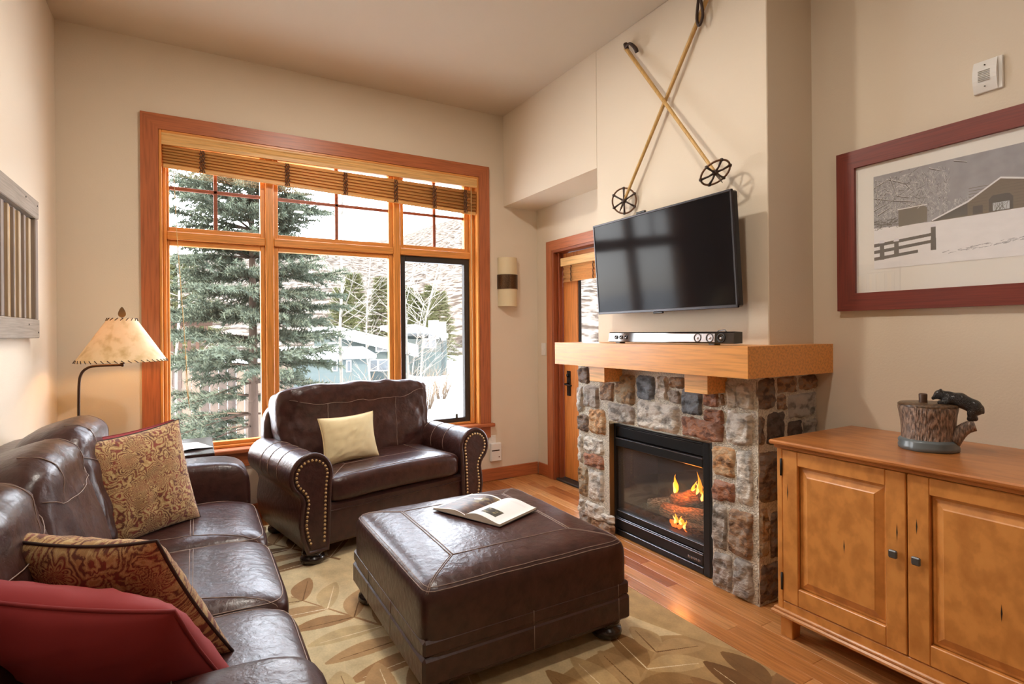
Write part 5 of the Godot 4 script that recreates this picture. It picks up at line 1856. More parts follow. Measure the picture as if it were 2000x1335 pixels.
# ---------------------------------------------------------------- pillows
func paisley() -> ImageTexture:
	if mats.has("paisley_img"):
		return mats["paisley_img"]
	var n := 512
	var im := Image.create(n, n, false, Image.FORMAT_RGB8)
	var fa := FastNoiseLite.new()
	fa.frequency = 0.006
	fa.seed = 4
	fa.domain_warp_enabled = true
	fa.domain_warp_amplitude = 60.0
	fa.domain_warp_frequency = 0.008
	fa.fractal_octaves = 2
	var fb := FastNoiseLite.new()
	fb.frequency = 0.02
	fb.seed = 9
	var gold := rgb(196, 158, 104)
	var olive := rgb(168, 132, 84)
	var brown := rgb(104, 58, 40)
	var red := rgb(140, 62, 46)
	# curved drops: centre, radius, turn
	var drops := []
	var r := RandomNumberGenerator.new()
	r.seed = 33
	for i in 11:
		drops.append([Vector2(r.randf() * n, r.randf() * n), r.randf_range(46, 86), r.randf() * TAU])
	for y in n:
		for x in n:
			var v := fa.get_noise_2d(x, y)
			for d in drops:
				var q: Vector2 = Vector2(x, y) - d[0]
				q.x = wrapf(q.x, -n * 0.5, n * 0.5)
				q.y = wrapf(q.y, -n * 0.5, n * 0.5)
				var l: float = q.length() / d[1]
				if l < 1.0:
					var a: float = q.angle() + d[2]
					v += (1.0 - l) * (1.2 + 0.25 * sin(a * 9.0)) + 0.25 * (1.0 - l) * cos(a + l * 3.0)
			var w := sin(v * 26.0)
			var c := gold.lerp(olive, clampf(0.5 + fb.get_noise_2d(x, y), 0, 1))
			if w > 0.45:
				c = brown.lerp(red, clampf(0.5 + 1.4 * fb.get_noise_2d(x * 0.6 + 90, y * 0.6), 0, 1))
			elif w < -0.8:
				c = rgb(206, 178, 126)
			var k := 1.0 + 0.12 * fb.get_noise_2d(x * 12.0, y * 3.0)
			im.set_pixel(x, y, Color(c.r * k, c.g * k, c.b * k))
	mats["paisley_img"] = tex_of(im)
	return mats["paisley_img"]

func pillow(called: String, label: String, cat: String, center: Vector3, right: Vector3, up: Vector3, half: Vector2, thick: float, m: Material, pipe: Material, pinch := 0.10, sag := 0.0, seed_ := 1, group := "") -> Node3D:
	var t := thing(called, label, cat, center, 0.0, group)
	var r := right.normalized()
	var n := r.cross(up).normalized()
	var u := n.cross(r)
	var fn := FastNoiseLite.new()
	fn.seed = seed_
	fn.frequency = 4.0
	var N := 26
	var s := S()
	var pos := func(a: float, b: float, side: float) -> Vector3:
		var ex := a * half.x * (1.0 - pinch * (1.0 - b * b) * a * a)
		var ey := b * half.y * (1.0 - pinch * (1.0 - a * a) * b * b)
		ey -= sag * (1.0 - a * a) * smoothstep(0.2, 1.0, b) * half.y
		var th := thick * pow(maxf(0.0, (1.0 - pow(absf(a), 2.6)) * (1.0 - pow(absf(b), 2.6))), 0.48)
		th *= 1.0 + 0.16 * fn.get_noise_3d(a * 1.2, b * 1.2, side)
		var wr := 0.008 * fn.get_noise_3d(a * 4.0, b * 1.5, side * 3.0 + 7.0) * (1.0 - absf(a) * absf(b))
		wr *= smoothstep(0.0, 0.12, minf(1.0 - absf(a), 1.0 - absf(b)))
		return r * ex + u * ey + n * (side * th + wr)
	s.set_smooth_group(0)
	for side in [1.0, -1.0]:
		for i in N:
			for j in N:
				var f := func(k: int) -> float: return sin((2.0 * k / N - 1.0) * PI / 2)
				var a0: float = f.call(i)
				var a1: float = f.call(i + 1)
				var b0: float = f.call(j)
				var b1: float = f.call(j + 1)
				var p := [pos.call(a0, b0, side), pos.call(a1, b0, side), pos.call(a1, b1, side), pos.call(a0, b1, side)]
				var w := [Vector2(a0, -b0), Vector2(a1, -b0), Vector2(a1, -b1), Vector2(a0, -b1)]
				for k in 4:
					w[k] = w[k] * 0.5 + Vector2(0.5, 0.5)
				if side > 0:
					quad(s, p[0], p[1], p[2], p[3], w[0], w[1], w[2], w[3])
				else:
					quad(s, p[0], p[3], p[2], p[1], w[0], w[3], w[2], w[1])
	part(t, "cover", s, m)
	s = S()
	var rim := []
	for e in 4:
		for k in 14:
			var f := 2.0 * k / 14 - 1.0
			var q: Vector2 = [Vector2(f, -1), Vector2(1, f), Vector2(-f, 1), Vector2(-1, -f)][e]
			rim.append(pos.call(q.x, q.y, 0.0))
	tube(s, rim, 0.0045, 6, true)
	part(t, "piping", s, pipe)
	return t

func _pillows() -> void:
	var weave := noise_tex("weave_bump", 0.15, [], FastNoiseLite.TYPE_SIMPLEX_SMOOTH, 3)
	var pai := M("paisley brocade", Color(1, 1, 1), 0.7, {"tex": paisley(), "rim": 0.4})
	pai.uv1_scale = Vector3(1.3, 1.3, 1)
	var rope := M("dark brown piping", rgb(58, 38, 34), 0.6)
	var red := M("red velvet", rgb(146, 38, 42), 0.8, {"rim": 0.7})
	var redp := M("red piping", rgb(134, 34, 38), 0.7)
	var cream := M("cream cotton", rgb(232, 216, 172), 0.85, {"rim": 0.2})
	pillow("paisley_pillow", "gold and brown paisley pillow leaning on the far sofa back before a red one", "pillow", Vector3(-0.231, 0.705, -3.0), Vector3(0.345, 0.04, -0.2), Vector3(-0.165, 0.41, 0.0), Vector2(0.232, 0.245), 0.09, pai, rope, 0.08, 0.0, 3)
	pillow("red_pillow", "red pillow mostly hidden behind the far paisley pillow", "pillow", Vector3(-0.272, 0.70, -3.115), Vector3(0.345, 0.025, -0.2), Vector3(-0.165, 0.41, 0.0), Vector2(0.24, 0.24), 0.065, red, redp, 0.08, 0.0, 5)
	pillow("paisley_pillow", "paisley pillow squeezed against the big red pillow, its shaded back showing", "pillow", Vector3(-0.225, 0.70, -1.79), Vector3(0.376, -0.01, 0.28), Vector3(-0.25, 0.36, 0.12), Vector2(0.285, 0.26), 0.075, pai, rope, 0.06, 0.12, 8)
	pillow("red_pillow", "large red velvet pillow against the near sofa arm", "pillow", Vector3(-0.235, 0.665, -1.565), Vector3(0.36, -0.03, 0.24), Vector3(-0.28, 0.34, 0.13), Vector2(0.335, 0.27), 0.09, red, redp, 0.06, 0.10, 12)
	pillow("cream_pillow", "small plain cream pillow on the wide armchair", "pillow", Vector3(0.895, 0.675, -3.76), Vector3(0.37, 0.012, -0.07), Vector3(0.055, 0.29, -0.08), Vector2(0.195, 0.155), 0.06, cream, M("cream piping", rgb(222, 202, 154), 0.8), 0.09, 0.0, 15)

# ---------------------------------------------------------------- book and bear jar
func _small_things() -> void:
	# open book on the ottoman
	var t := thing("open_book", "open picture book with white pages lying on the ottoman", "book", Vector3(1.249, 0.4905, -2.448), deg_to_rad(-67))
	var W := 512
	var im := Image.create(W, W, false, Image.FORMAT_RGB8)
	im.fill(rgb(244, 243, 240))
	var fn := FastNoiseLite.new()
	fn.frequency = 0.012
	fn.fractal_octaves = 5
	# left page: full dark photograph (0..256), right page: small picture
	for y in range(22, W - 10):
		for x in range(14, 250):
			var v := fn.get_noise_2d(x, y) * 1.3
			var c := rgb(58, 42, 34).lerp(rgb(120, 84, 60), clampf(0.5 + v, 0, 1))
			if x < 120 and y < 300:
				c = c.lerp(rgb(120, 108, 108), clampf(0.4 + v, 0, 0.8))
			if x > 150 and y < 240:
				c = c.lerp(rgb(140, 128, 86), clampf(0.3 + v * 2.0, 0, 0.9))
			im.set_pixel(x, y, c)
	fill_poly(im, [Vector2(110, 150), Vector2(160, 110), Vector2(172, 160), Vector2(130, 180)], rgb(226, 224, 216))
	for y in range(320, 440):
		for x in range(330, 440):
			var v := fn.get_noise_2d(x * 2.0, y * 2.0)
			im.set_pixel(x, y, rgb(48, 46, 30).lerp(rgb(168, 150, 104), clampf(v * 1.6, 0, 1)))
	for k in 3:
		for x in range(350, 470, 5):
			im.fill_rect(Rect2i(x, 60 + k * 10, 3, 2), rgb(190, 190, 190))
	var pt := M("book pages print", Color(1, 1, 1), 0.45, {"tex": tex_of(im)})
	var w := 0.213
	var hh := 0.147
	var prof := func(f: float) -> float:
		return 0.010 + 0.022 * pow(sin(PI * minf(1.0, f * 1.05 + 0.03)), 0.9) * (1.0 - 0.72 * f)
	for sg: float in [-1.0, 1.0]:
		var s := S()
		s.set_smooth_group(0)
		var n := 14
		var thick := 1.35 if sg > 0 else 1.0
		for i in n:
			var f0 := float(i) / n
			var f1 := float(i + 1) / n
			var a := Vector3(sg * f0 * w, prof.call(f0) * thick, 0)
			var b := Vector3(sg * f1 * w, prof.call(f1) * thick, 0)
			var z0 := Vector3(0, 0, -hh)
			var z1 := Vector3(0, 0, hh)
			var u0 := 0.5 + 0.5 * sg * f0
			var u1 := 0.5 + 0.5 * sg * f1
			if sg > 0:
				quad(s, a + z1, b + z1, b + z0, a + z0, Vector2(u0, 1), Vector2(u1, 1), Vector2(u1, 0), Vector2(u0, 0))
			else:
				quad(s, b + z1, a + z1, a + z0, b + z0, Vector2(u1, 1), Vector2(u0, 1), Vector2(u0, 0), Vector2(u1, 0))
		part(t, "page", s, pt)
		s = S()
		s.set_smooth_group(-1)
		for i in n:
			var f0 := float(i) / n
			var f1 := float(i + 1) / n
			for zz in [-hh, hh]:
				face(s, [Vector3(sg * f0 * w, prof.call(f0) * thick, zz), Vector3(sg * f1 * w, prof.call(f1) * thick, zz), Vector3(sg * f1 * w, 0.003, zz), Vector3(sg * f0 * w, 0.003, zz)], Vector3(0, 0, zz))
		face(s, [Vector3(sg * w, prof.call(1.0) * thick, -hh), Vector3(sg * w, prof.call(1.0) * thick, hh), Vector3(sg * w, 0.003, hh), Vector3(sg * w, 0.003, -hh)], Vector3(sg, 0, 0))
		part(t, "page_block", s, M("page edges", rgb(226, 220, 208), 0.8))
	boxed(t, "cover", Vector3(-w - 0.003, 0, -hh - 0.003), Vector3(w + 0.003, 0.003, hh + 0.003), M("book cover", rgb(60, 50, 46), 0.5), 0.001)
	# stump jar with a bear
	t = thing("bear_cookie_jar", "tree stump jar with a black bear climbing on its lid", "jar", Vector3(2.60, 0.888, -1.09))
	# the row of the jar faces the camera: local x runs to the right in the picture
	var rd := Vector3(0.385, 0, 0.923).normalized()
	t.basis = Basis(rd, Vector3.UP, rd.cross(Vector3.UP)) * Basis.from_scale(Vector3(0.83, 0.98, 0.83))
	var bark := M("glazed bark", rgb(176, 150, 132), 0.45, {"tex": noise_tex("bark_tex", 0.03, [[0, grey(0.32)], [0.45, grey(0.7)], [0.7, grey(0.95)], [1, grey(1)]], FastNoiseLite.TYPE_SIMPLEX_SMOOTH, 5, 512, 10.0), "scale": Vector3(6, 1.8, 6), "bump": noise_tex("bark_tex", 0.03, []), "bump_cm": 0.7, "coat": 0.2})
	var bn := FastNoiseLite.new()
	bn.frequency = 1.0
	var wob := func(r: float, y: float, a: float) -> float:
		return r * (1.0 + 0.035 * bn.get_noise_3d(cos(a) * 2.5, y * 9.0, sin(a) * 2.5) + 0.03 * bn.get_noise_3d(cos(a) * 9.0, y * 2.0, sin(a) * 9.0))
	var s := S()
	var pr := []
	for q in [[0.0, 0.116], [0.02, 0.114], [0.034, 0.108], [0.07, 0.107], [0.11, 0.111], [0.15, 0.117], [0.176, 0.122], [0.185, 0.119]]:
		pr.append(Vector2(q[1], q[0]))
	lathe(s, pr, Transform3D(), 48, wob)
	part(t, "stump", s, bark)
	s = S()
	lathe(s, [Vector2(0.116, 0.0), Vector2(0.123, 0.004), Vector2(0.124, 0.018), Vector2(0.120, 0.024), Vector2(0.122, 0.034), Vector2(0.116, 0.043), Vector2(0.107, 0.046)], Transform3D(), 48, wob)
	part(t, "base_ring", s, M("grey glazed base", rgb(96, 106, 110), 0.35, {"coat": 0.3}), "grey green ring at the foot of the stump")
	s = S()
	lathe(s, [Vector2(0.121, 0.178), Vector2(0.122, 0.187), Vector2(0.116, 0.192), Vector2(0.06, 0.195), Vector2(0, 0.196)], Transform3D(), 40, wob)
	var lid := part(t, "lid", s, M("cut wood glaze", rgb(120, 92, 66), 0.4, {"coat": 0.25, "tex": noise_tex("bark_tex", 0.03, []), "scale": Vector3(3, 3, 3)}))
	s = S()
	lathe(s, [Vector2(0.018, 0.190), Vector2(0.017, 0.208), Vector2(0.018, 0.229), Vector2(0.0155, 0.232), Vector2(0.011, 0.229), Vector2(0, 0.228)], X(Vector3(-0.018, 0, 0.02)), 18, wob)
	part(lid, "little_stump", s, M("dark glaze", rgb(80, 56, 42), 0.35))
	s = S()
	tube(s, spline([Vector3(0.095, 0.05, 0.02), Vector3(0.125, 0.085, 0.022), Vector3(0.15, 0.105, 0.024), Vector3(0.178, 0.115, 0.024)], 4), [0.036, 0.034, 0.031, 0.029, 0.027, 0.026, 0.025, 0.0245, 0.024, 0.024, 0.023, 0.023, 0.022], 14)
	part(t, "branch_stub", s, bark)
	s = S()
	lathe(s, [Vector2(0, 0), Vector2(0.01, 0.003), Vector2(0.017, 0.0), Vector2(0.022, -0.004)], X(Vector3(-0.052, 0.07, 0.094), 90, -28, 0), 16)
	part(t, "knot", s, bark)
	# bear, one skin: head towards the little stump, hind leg on the branch
	s = S()
	var Z := 0.012
	var bones := [[Vector3(0.083, 0.216, Z), Vector3(0.125, 0.211, Z), 0.027, 0.029], [Vector3(0.125, 0.211, Z), Vector3(0.176, 0.187, Z), 0.029, 0.028], [Vector3(0.176, 0.187, Z), Vector3(0.185, 0.178, Z), 0.028, 0.024],
		[Vector3(0.082, 0.222, Z), Vector3(0.05, 0.23, Z), 0.022, 0.019], [Vector3(0.05, 0.23, Z), Vector3(0.040, 0.231, Z), 0.018, 0.016], [Vector3(0.036, 0.226, Z + 0.003), Vector3(0.021, 0.215, Z + 0.006), 0.0105, 0.0075],
		[Vector3(0.05, 0.248, Z - 0.011), Vector3(0.051, 0.251, Z - 0.012), 0.0045, 0.0045], [Vector3(0.05, 0.248, Z + 0.013), Vector3(0.051, 0.251, Z + 0.014), 0.0045, 0.0045],
		[Vector3(0.088, 0.214, Z + 0.016), Vector3(0.070, 0.204, Z + 0.026), 0.015, 0.011], [Vector3(0.070, 0.204, Z + 0.026), Vector3(0.044, 0.201, Z + 0.03), 0.010, 0.008],
		[Vector3(0.088, 0.214, Z - 0.016), Vector3(0.060, 0.203, Z - 0.026), 0.015, 0.009],
		[Vector3(0.178, 0.18, Z + 0.012), Vector3(0.163, 0.160, Z + 0.018), 0.020, 0.014], [Vector3(0.163, 0.160, Z + 0.018), Vector3(0.178, 0.143, Z + 0.016), 0.013, 0.009], [Vector3(0.178, 0.143, Z + 0.016), Vector3(0.154, 0.140, Z + 0.018), 0.009, 0.008],
		[Vector3(0.182, 0.178, Z - 0.012), Vector3(0.176, 0.152, Z - 0.012), 0.020, 0.010], [Vector3(0.203, 0.184, Z), Vector3(0.209, 0.166, Z), 0.008, 0.004]]
	blob(s, bones, 0.0036, 0.009)
	part(t, "bear", s, M("black glazed bear", rgb(34, 30, 28), 0.28, {"coat": 0.5, "coat_rough": 0.15, "bump": noise_tex("fur_bump", 0.05, [], FastNoiseLite.TYPE_SIMPLEX_SMOOTH, 4), "bump_cm": 0.5, "scale": Vector3(9, 9, 9)}), "glossy black bear with its paws on the lid")

# ---------------------------------------------------------------- outside
const GROUND := -2.0
func spray_mesh(needles: int, seed_: int) -> ArrayMesh:
	# one twig of unit length along +x with flat needles
	var r := RandomNumberGenerator.new()
	r.seed = seed_
	var s := S()
	s.set_smooth_group(-1)
	for i in needles:
		var f := i / float(needles)
		var base := Vector3(f, 0.0, 0.0)
		var a := r.randf() * TAU
		var out := Vector3(0.55, cos(a) * 0.8, sin(a))
		var l := 0.26 * (1.0 - 0.35 * f) * r.randf_range(0.7, 1.2)
		var tip := base + out.normalized() * l
		var w := Vector3(-sin(a), cos(a), 0.3).normalized() * 0.034
		tri(s, base - w, base + w, tip)
	for k in 2:
		var y := 0.02 * (k * 2 - 1)
		tri(s, Vector3(0, y, 0.02), Vector3(0, -y, -0.02), Vector3(1.05, 0, 0))
	return mesh_of(s)

func conifer(t: Node3D, h: float, rad: float, whorls: int, per: int, twigs: int, spray: Mesh, m: Material, bark: Material, seed_: int, sz: float) -> void:
	var r := RandomNumberGenerator.new()
	r.seed = seed_
	var s := S()
	tube(s, [Vector3.ZERO, Vector3(0.02, h * 0.4, 0), Vector3(0, h, 0)], [h * 0.008 + 0.03, h * 0.006 + 0.015, 0.01], 8)
	part(t, "trunk", s, bark)
	s = S()
	var xfs := []
	for w in whorls:
		var f := (w + r.randf() * 0.6) / whorls
		var y := lerpf(h * 0.06, h * 0.985, f)
		var R := rad * pow(1.0 - f, 0.8) + 0.08
		for b in per:
			var a := TAU * (b + r.randf() * 0.7) / per + w * 0.7
			var dir := Vector3(cos(a), 0, sin(a))
			var L := R * (r.randf_range(0.7, 1.12) if per != 9 else r.randf_range(0.5, 1.15))
			if per > 8 and f < 0.36 and r.randf() < 0.5:
				continue
			var rise := lerpf(-0.12, 0.5, f) + r.randf_range(-0.1, 0.1)
			var p0 := Vector3(0, y, 0)
			var pts := []
			for k in 5:
				var q := k / 4.0
				pts.append(p0 + dir * L * q + Vector3(0, L * (rise * q - 0.28 * q * q + 0.16 * q * q * q), 0))
			tube(s, pts, [0.018, 0.015, 0.011, 0.007, 0.003], 4)
			for k in twigs:
				var q := pow((k + r.randf()) / twigs, 0.75)
				q = lerpf(0.18, 1.0, q)
				var i := mini(3, int(q * 4.0))
				var p: Vector3 = pts[i].lerp(pts[i + 1], q * 4.0 - i)
				var fwd: Vector3 = (pts[i + 1] - pts[i]).normalized()
				var sd := fwd.cross(Vector3.UP).normalized() * (1.0 if k % 2 else -1.0)
				var d := (fwd * r.randf_range(0.5, 1.0) + sd * (r.randf_range(0.3, 1.0) if q < 0.93 else 0.1) + Vector3(0, r.randf_range(-0.3, 0.15), 0)).normalized()
				var up := (Vector3.UP - d * d.y).normalized()
				var len := sz * r.randf_range(0.7, 1.25) * (1.15 - 0.4 * q)
				xfs.append(Transform3D(Basis(d, up, d.cross(up)).scaled_local(Vector3.ONE * len), p))
	stuff(part(t, "branches", s, bark))
	var mm := MultiMesh.new()
	mm.transform_format = MultiMesh.TRANSFORM_3D
	mm.mesh = spray
	mm.instance_count = xfs.size()
	for i in xfs.size():
		mm.set_instance_transform(i, xfs[i])
	var o := MultiMeshInstance3D.new()
	o.name = "needles"
	o.multimesh = mm
	o.material_override = m
	t.add_child(o, true)
	stuff(o)

func _outside() -> void:
	var snow := M("snow", SNOW, 0.9, {"tex": noise_tex("snow_tex", 0.01, [[0, grey(0.86)], [1, grey(1)]]), "scale": Vector3(0.2, 0.2, 0.2), "world": true, "spec": 0.0})
	# ground
	var t := thing("snowy_ground", "snow covered ground and street outside the window", "ground")
	var s := S()
	bx(s, Vector3(-80, GROUND - 0.3, -90), Vector3(140, GROUND, 20), 0)
	part(t, "snow_cover", s, snow)
	# hillside
	t = thing("snowy_hillside", "pale brushy snowy mountainside beyond the houses", "hill")
	var ridge := []
	for q in [[-600, 520], [-200, 515], [100, 505], [330, 498], [450, 490], [600, 480], [700, 473], [760, 468], [800, 456], [850, 438], [905, 424], [960, 416], [1100, 420], [1400, 440], [1800, 470]]:
		var d := ray(q[0], q[1])
		ridge.append(Vector3(0, EYE, 0) + d * 420.0)
	var fn := FastNoiseLite.new()
	fn.frequency = 0.012
	fn.fractal_octaves = 5
	var rows := 26
	var cols := 90
	var g := []
	for j in rows + 1:
		var v := j / float(rows)
		var row := []
		for i in cols + 1:
			var f := i / float(cols) * (ridge.size() - 1)
			var k := mini(int(f), ridge.size() - 2)
			var top: Vector3 = ridge[k].lerp(ridge[k + 1], f - k)
			var dir := Vector3(top.x, 0, top.z).normalized()
			var bot := dir * 82.0
			var p := Vector3(lerpf(bot.x, top.x, v), 0, lerpf(bot.z, top.z, v))
			p.y = lerpf(GROUND - 0.2, top.y, pow(v, 1.05)) + 6.0 * fn.get_noise_2d(p.x, p.z) * sin(PI * minf(v * 1.02, 1.0)) 
			row.append(p)
		g.append(row)
	s = S()
	s.set_smooth_group(0)
	for j in rows:
		for i in cols:
			quad(s, g[j][i], g[j][i + 1], g[j + 1][i + 1], g[j + 1][i])
	var hill_tex := noise_tex("hill_tex", 0.02, [[0, Color(0.42, 0.38, 0.36)], [0.36, Color(0.62, 0.57, 0.53)], [0.5, Color(0.86, 0.83, 0.8)], [0.7, Color(1, 0.98, 0.96)], [1, Color(1, 1, 1)]], FastNoiseLite.TYPE_SIMPLEX_SMOOTH, 6, 1024, 18.0)
	part(t, "slope", s, M("brushy snow slope", HILL, 0.95, {"tex": hill_tex, "scale": Vector3(0.012, 0.03, 0.012), "world": true, "spec": 0.0}))
	# big spruce close to the window
	var bark := M("spruce bark", rgb(84, 70, 62), 0.9, {"spec": 0.0})
	var nd := M("spruce needles", NEEDLE, 0.6, {"back": rgb(40, 48, 36), "spec": 0.0})
	var nd2 := M("far spruce needles", NEEDLE2, 0.7, {"spec": 0.0})
	var sp := spray_mesh(64, 2)
	var base := at_z(492, 700, -9.3)
	t = thing("spruce_tree", "large blue green spruce close outside the window", "tree", Vector3(base.x, GROUND, base.z))
	conifer(t, 7.6, 2.1, 30, 9, 19, sp, nd, bark, 41, 0.42)
	# smaller conifers among the houses
	var spf := spray_mesh(26, 5)
	var lab := ["tall narrow conifer behind the grey house", "broad olive conifer behind the grey house", "rust tipped conifer behind the grey house", "conifer behind the white chimneys", "dark conifer behind the white chimneys", "sunlit conifer in the left end of the view", "pale conifer on the slope above the street", "slim conifer on the slope above the street"]
	var spots := [[690, 530, 62, 2.3], [668, 560, 55, 2.0], [745, 540, 64, 2.3], [815, 573, 66, 2.2], [858, 568, 62, 2.6], [350, 502, 24, 2.2], [795, 560, 76, 2.2], [840, 556, 74, 2.0]]
	for i in spots.size():
		var q: Array = spots[i]
		var p := at_z(q[0], q[1], -q[2])
		t = thing("conifer_tree", lab[i], "tree", Vector3(p.x, GROUND, p.z), 0.0, "conifers beyond the window")
		conifer(t, p.y - GROUND, q[3], 26, 8, 9, spf, nd2, bark, 60 + i, 0.85 if q[2] > 30 else 0.5)
	# bare aspens
	var asp := M("aspen bark", ASPEN, 0.8, {"spec": 0.0})
	var al := ["straight white aspen trunk right of the spruce", "slim crooked aspen in front of the grey house", "leaning white aspen before the white chimneys", "bent aspen beside the window mullion", "thin young aspen sapling by the street", "bare aspen seen through the spruce branches"]
	var trunks := [[[[669, 380], [666, 470], [668, 560], [664, 650], [667, 750]], 12.5, 0.036], [[[724, 500], [717, 600], [716, 680], [723, 755]], 13.5, 0.026], [[[860, 508], [839, 590], [828, 650], [822, 745]], 15.0, 0.034], [[[788, 520], [793, 640], [798, 755]], 12.0, 0.034], [[[828, 590], [815, 660], [804, 750]], 14.0, 0.02], [[[346, 480], [350, 600], [344, 720]], 13.0, 0.03]]
	var r := RandomNumberGenerator.new()
	r.seed = 77
	for i in trunks.size():
		var q: Array = trunks[i]
		var pts := []
		for p in q[0]:
			pts.append(at_z(p[0], p[1], -q[1]))
		var foot := Vector3(pts[-1].x, GROUND, pts[-1].z)
		pts.append(foot)
		t = thing("aspen_tree", al[i], "tree", foot, 0.0, "bare aspens beyond the window")
		for k in pts.size():
			pts[k] -= foot
		s = S()
		var line := spline(pts, 6)
		var rad := []
		for k in line.size():
			rad.append(lerpf(q[2] * 0.55, q[2] * 1.15, k / float(line.size() - 1)))
		tube(s, line, rad, 7)
		part(t, "trunk", s, asp)
		s = S()
		for k in 26:
			var n := r.randi_range(0, int(line.size() * 0.75))
			var p: Vector3 = line[n]
			var a := r.randf() * TAU
			var d := Vector3(cos(a), r.randf_range(0.25, 0.9), sin(a)).normalized()
			var L := r.randf_range(0.5, 1.5)
			var e := p + d * L * 0.5 + Vector3(0, 0.04, 0)
			var e2 := p + d * L + Vector3(r.randf_range(-0.15, 0.15), 0.16 * L, 0)
			tube(s, [p, e, e2], [0.012, 0.008, 0.003], 5)
			for m in 3:
				var b := e.lerp(e2, r.randf())
				tube(s, [b, b + (d.rotated(Vector3.UP, r.randf_range(-1, 1)) + Vector3(0, r.randf_range(-0.2, 0.5), 0)).normalized() * L * 0.4], [0.006, 0.002], 4)
		stuff(part(t, "branches", s, asp))
	# bare brush by the street
	for i in 5:
		var p := at_y([810, 835, 865, 690, 640][i], 742, GROUND)
		p = at_z([808, 832, 862, 700, 648][i], 745, [-21.0, -23.0, -26.0, -22.0, -20.0][i])
		t = thing("bare_shrub", ["tangled bare shrub beneath the leaning aspen", "bare shrub below the white chimneys", "bare shrub at the edge of the snowy street", "bare shrub before the grey house", "bare shrub half behind the spruce"][i], "shrub", Vector3(p.x, GROUND, p.z), 0.0, "bare shrubs outside")
		s = S()
		for k in 70:
			var a := r.randf() * TAU
			var d := Vector3(cos(a) * r.randf_range(0.2, 0.9), 1.0, sin(a) * r.randf_range(0.2, 0.9)).normalized()
			var L := r.randf_range(0.8, 2.3)
			tube(s, [Vector3(cos(a), 0, sin(a)) * 0.2, d * L * 0.6, d * L + Vector3(r.randf_range(-0.3, 0.3), -0.05, r.randf_range(-0.3, 0.3))], [0.012, 0.009, 0.004], 4)
		stuff(part(t, "twigs", s, M("brush twigs", rgb(88, 76, 64), 0.9, {"spec": 0.0})))
	# weathered fence
	t = thing("board_fence", "weathered grey board fence below the spruce", "fence", Vector3(0, GROUND, -14.0))
	var a0 := at_z(300, 760, -14.0).x
	var a1 := at_z(560, 760, -14.0).x
	var ft := at_z(400, 712, -14.0).y - GROUND
	var fm := []
	for k in 3:
		fm.append(wood("fence board %d" % k, [rgb(86, 75, 68), rgb(74, 65, 60), rgb(98, 86, 76)][k], 1, 0.9, {"spec": 0.0}))
	var x := a0
	var n := 0
	while x < a1:
		var hgt := ft + r.randf_range(-0.05, 0.05)
		boxed(t, "board", Vector3(x, 0, 0), Vector3(x + 0.168, hgt, 0.03), fm[r.randi() % 3], 0.004)
		x += 0.176
		n += 1
	boxed(t, "rail", Vector3(a0, 0.4, -0.05), Vector3(a1, 0.5, 0.0), fm[1], 0.004)
	boxed(t, "rail", Vector3(a0, ft - 0.4, -0.05), Vector3(a1, ft - 0.3, 0.0), fm[1], 0.004)
	# pergola beam
	var pa := at_z(318, 628, -16.0)
	var pb := at_z(402, 628, -16.0)
	t = thing("garden_pergola", "small dark wooden pergola behind the spruce", "pergola", Vector3(pa.x, GROUND, -16.0))
	var w := pb.x - pa.x
	var ph := pa.y - GROUND
	var pm := wood("pergola wood", rgb(70, 54, 46), 0, 0.9, {"spec": 0.0})
	for yy in [0.0, 0.16]:
		boxed(t, "beam", Vector3(-0.2, ph - 0.1 + yy, -0.06 + yy), Vector3(w + 0.15, ph + yy, 0.04 + yy), pm, 0.01)
	for k in 6:
		var px := w * k / 5.0
		boxed(t, "post", Vector3(px - 0.04, 0, -0.04), Vector3(px + 0.04, ph - 0.1, 0.04), pm, 0.005)
	# balcony outside the glass door; its roof is added to cut sky light
	t = thing("added_balcony_roof", "dark timber roof added over the balcony to block sky light at the glass door", "roof", Vector3(3.1, 0, -3.6))
	var bw := wood("balcony timber", rgb(120, 84, 56), 0, 0.8, {"spec": 0.0})
	boxed(t, "deck", Vector3(0, -0.25, -1.6), Vector3(2.4, -0.05, 1.9), bw, 0.01)
	boxed(t, "roof_slab", Vector3(0, 2.5, -1.6), Vector3(2.6, 2.7, 1.9), bw, 0.01)
	for zz in [-1.5, 1.75]:
		boxed(t, "post", Vector3(2.3, -2.0, zz), Vector3(2.42, 2.5, zz + 0.12), bw, 0.01)
	t = thing("light_blocking_wall", "timber wall added beside the balcony to block light from the glass door", "house", Vector3(3.14, -2.0, -3.1))  # unseen wall, added to keep outdoor light off the window wall
	boxed(t, "blocking_panel", Vector3(0, 0, 0), Vector3(3.6, 5.2, 0.2), bw, 0.01)
	_houses(snow)

func house_windows(t: Node3D, list: Array, z: float, o: Vector3) -> void:
	for q in list:
		var a := at_z(q[0], q[1], z)
		var b := at_z(q[2], q[3], z)
		var s := S()
		var f := Node3D.new()
		f.name = "window"
		t.add_child(f, true)
		boxed(f, "frame", Vector3(a.x - 0.06, b.y - 0.06, z - 0.02) - o, Vector3(b.x + 0.06, a.y + 0.06, z + 0.05) - o, M("white window trim", rgb(214, 214, 210), 0.7, {"spec": 0.0}), 0.01)
		boxed(f, "glass", Vector3(a.x, b.y, z + 0.045) - o, Vector3(b.x, a.y, z + 0.07) - o, M("dark house glass", rgb(46, 52, 56), 0.15), 0)

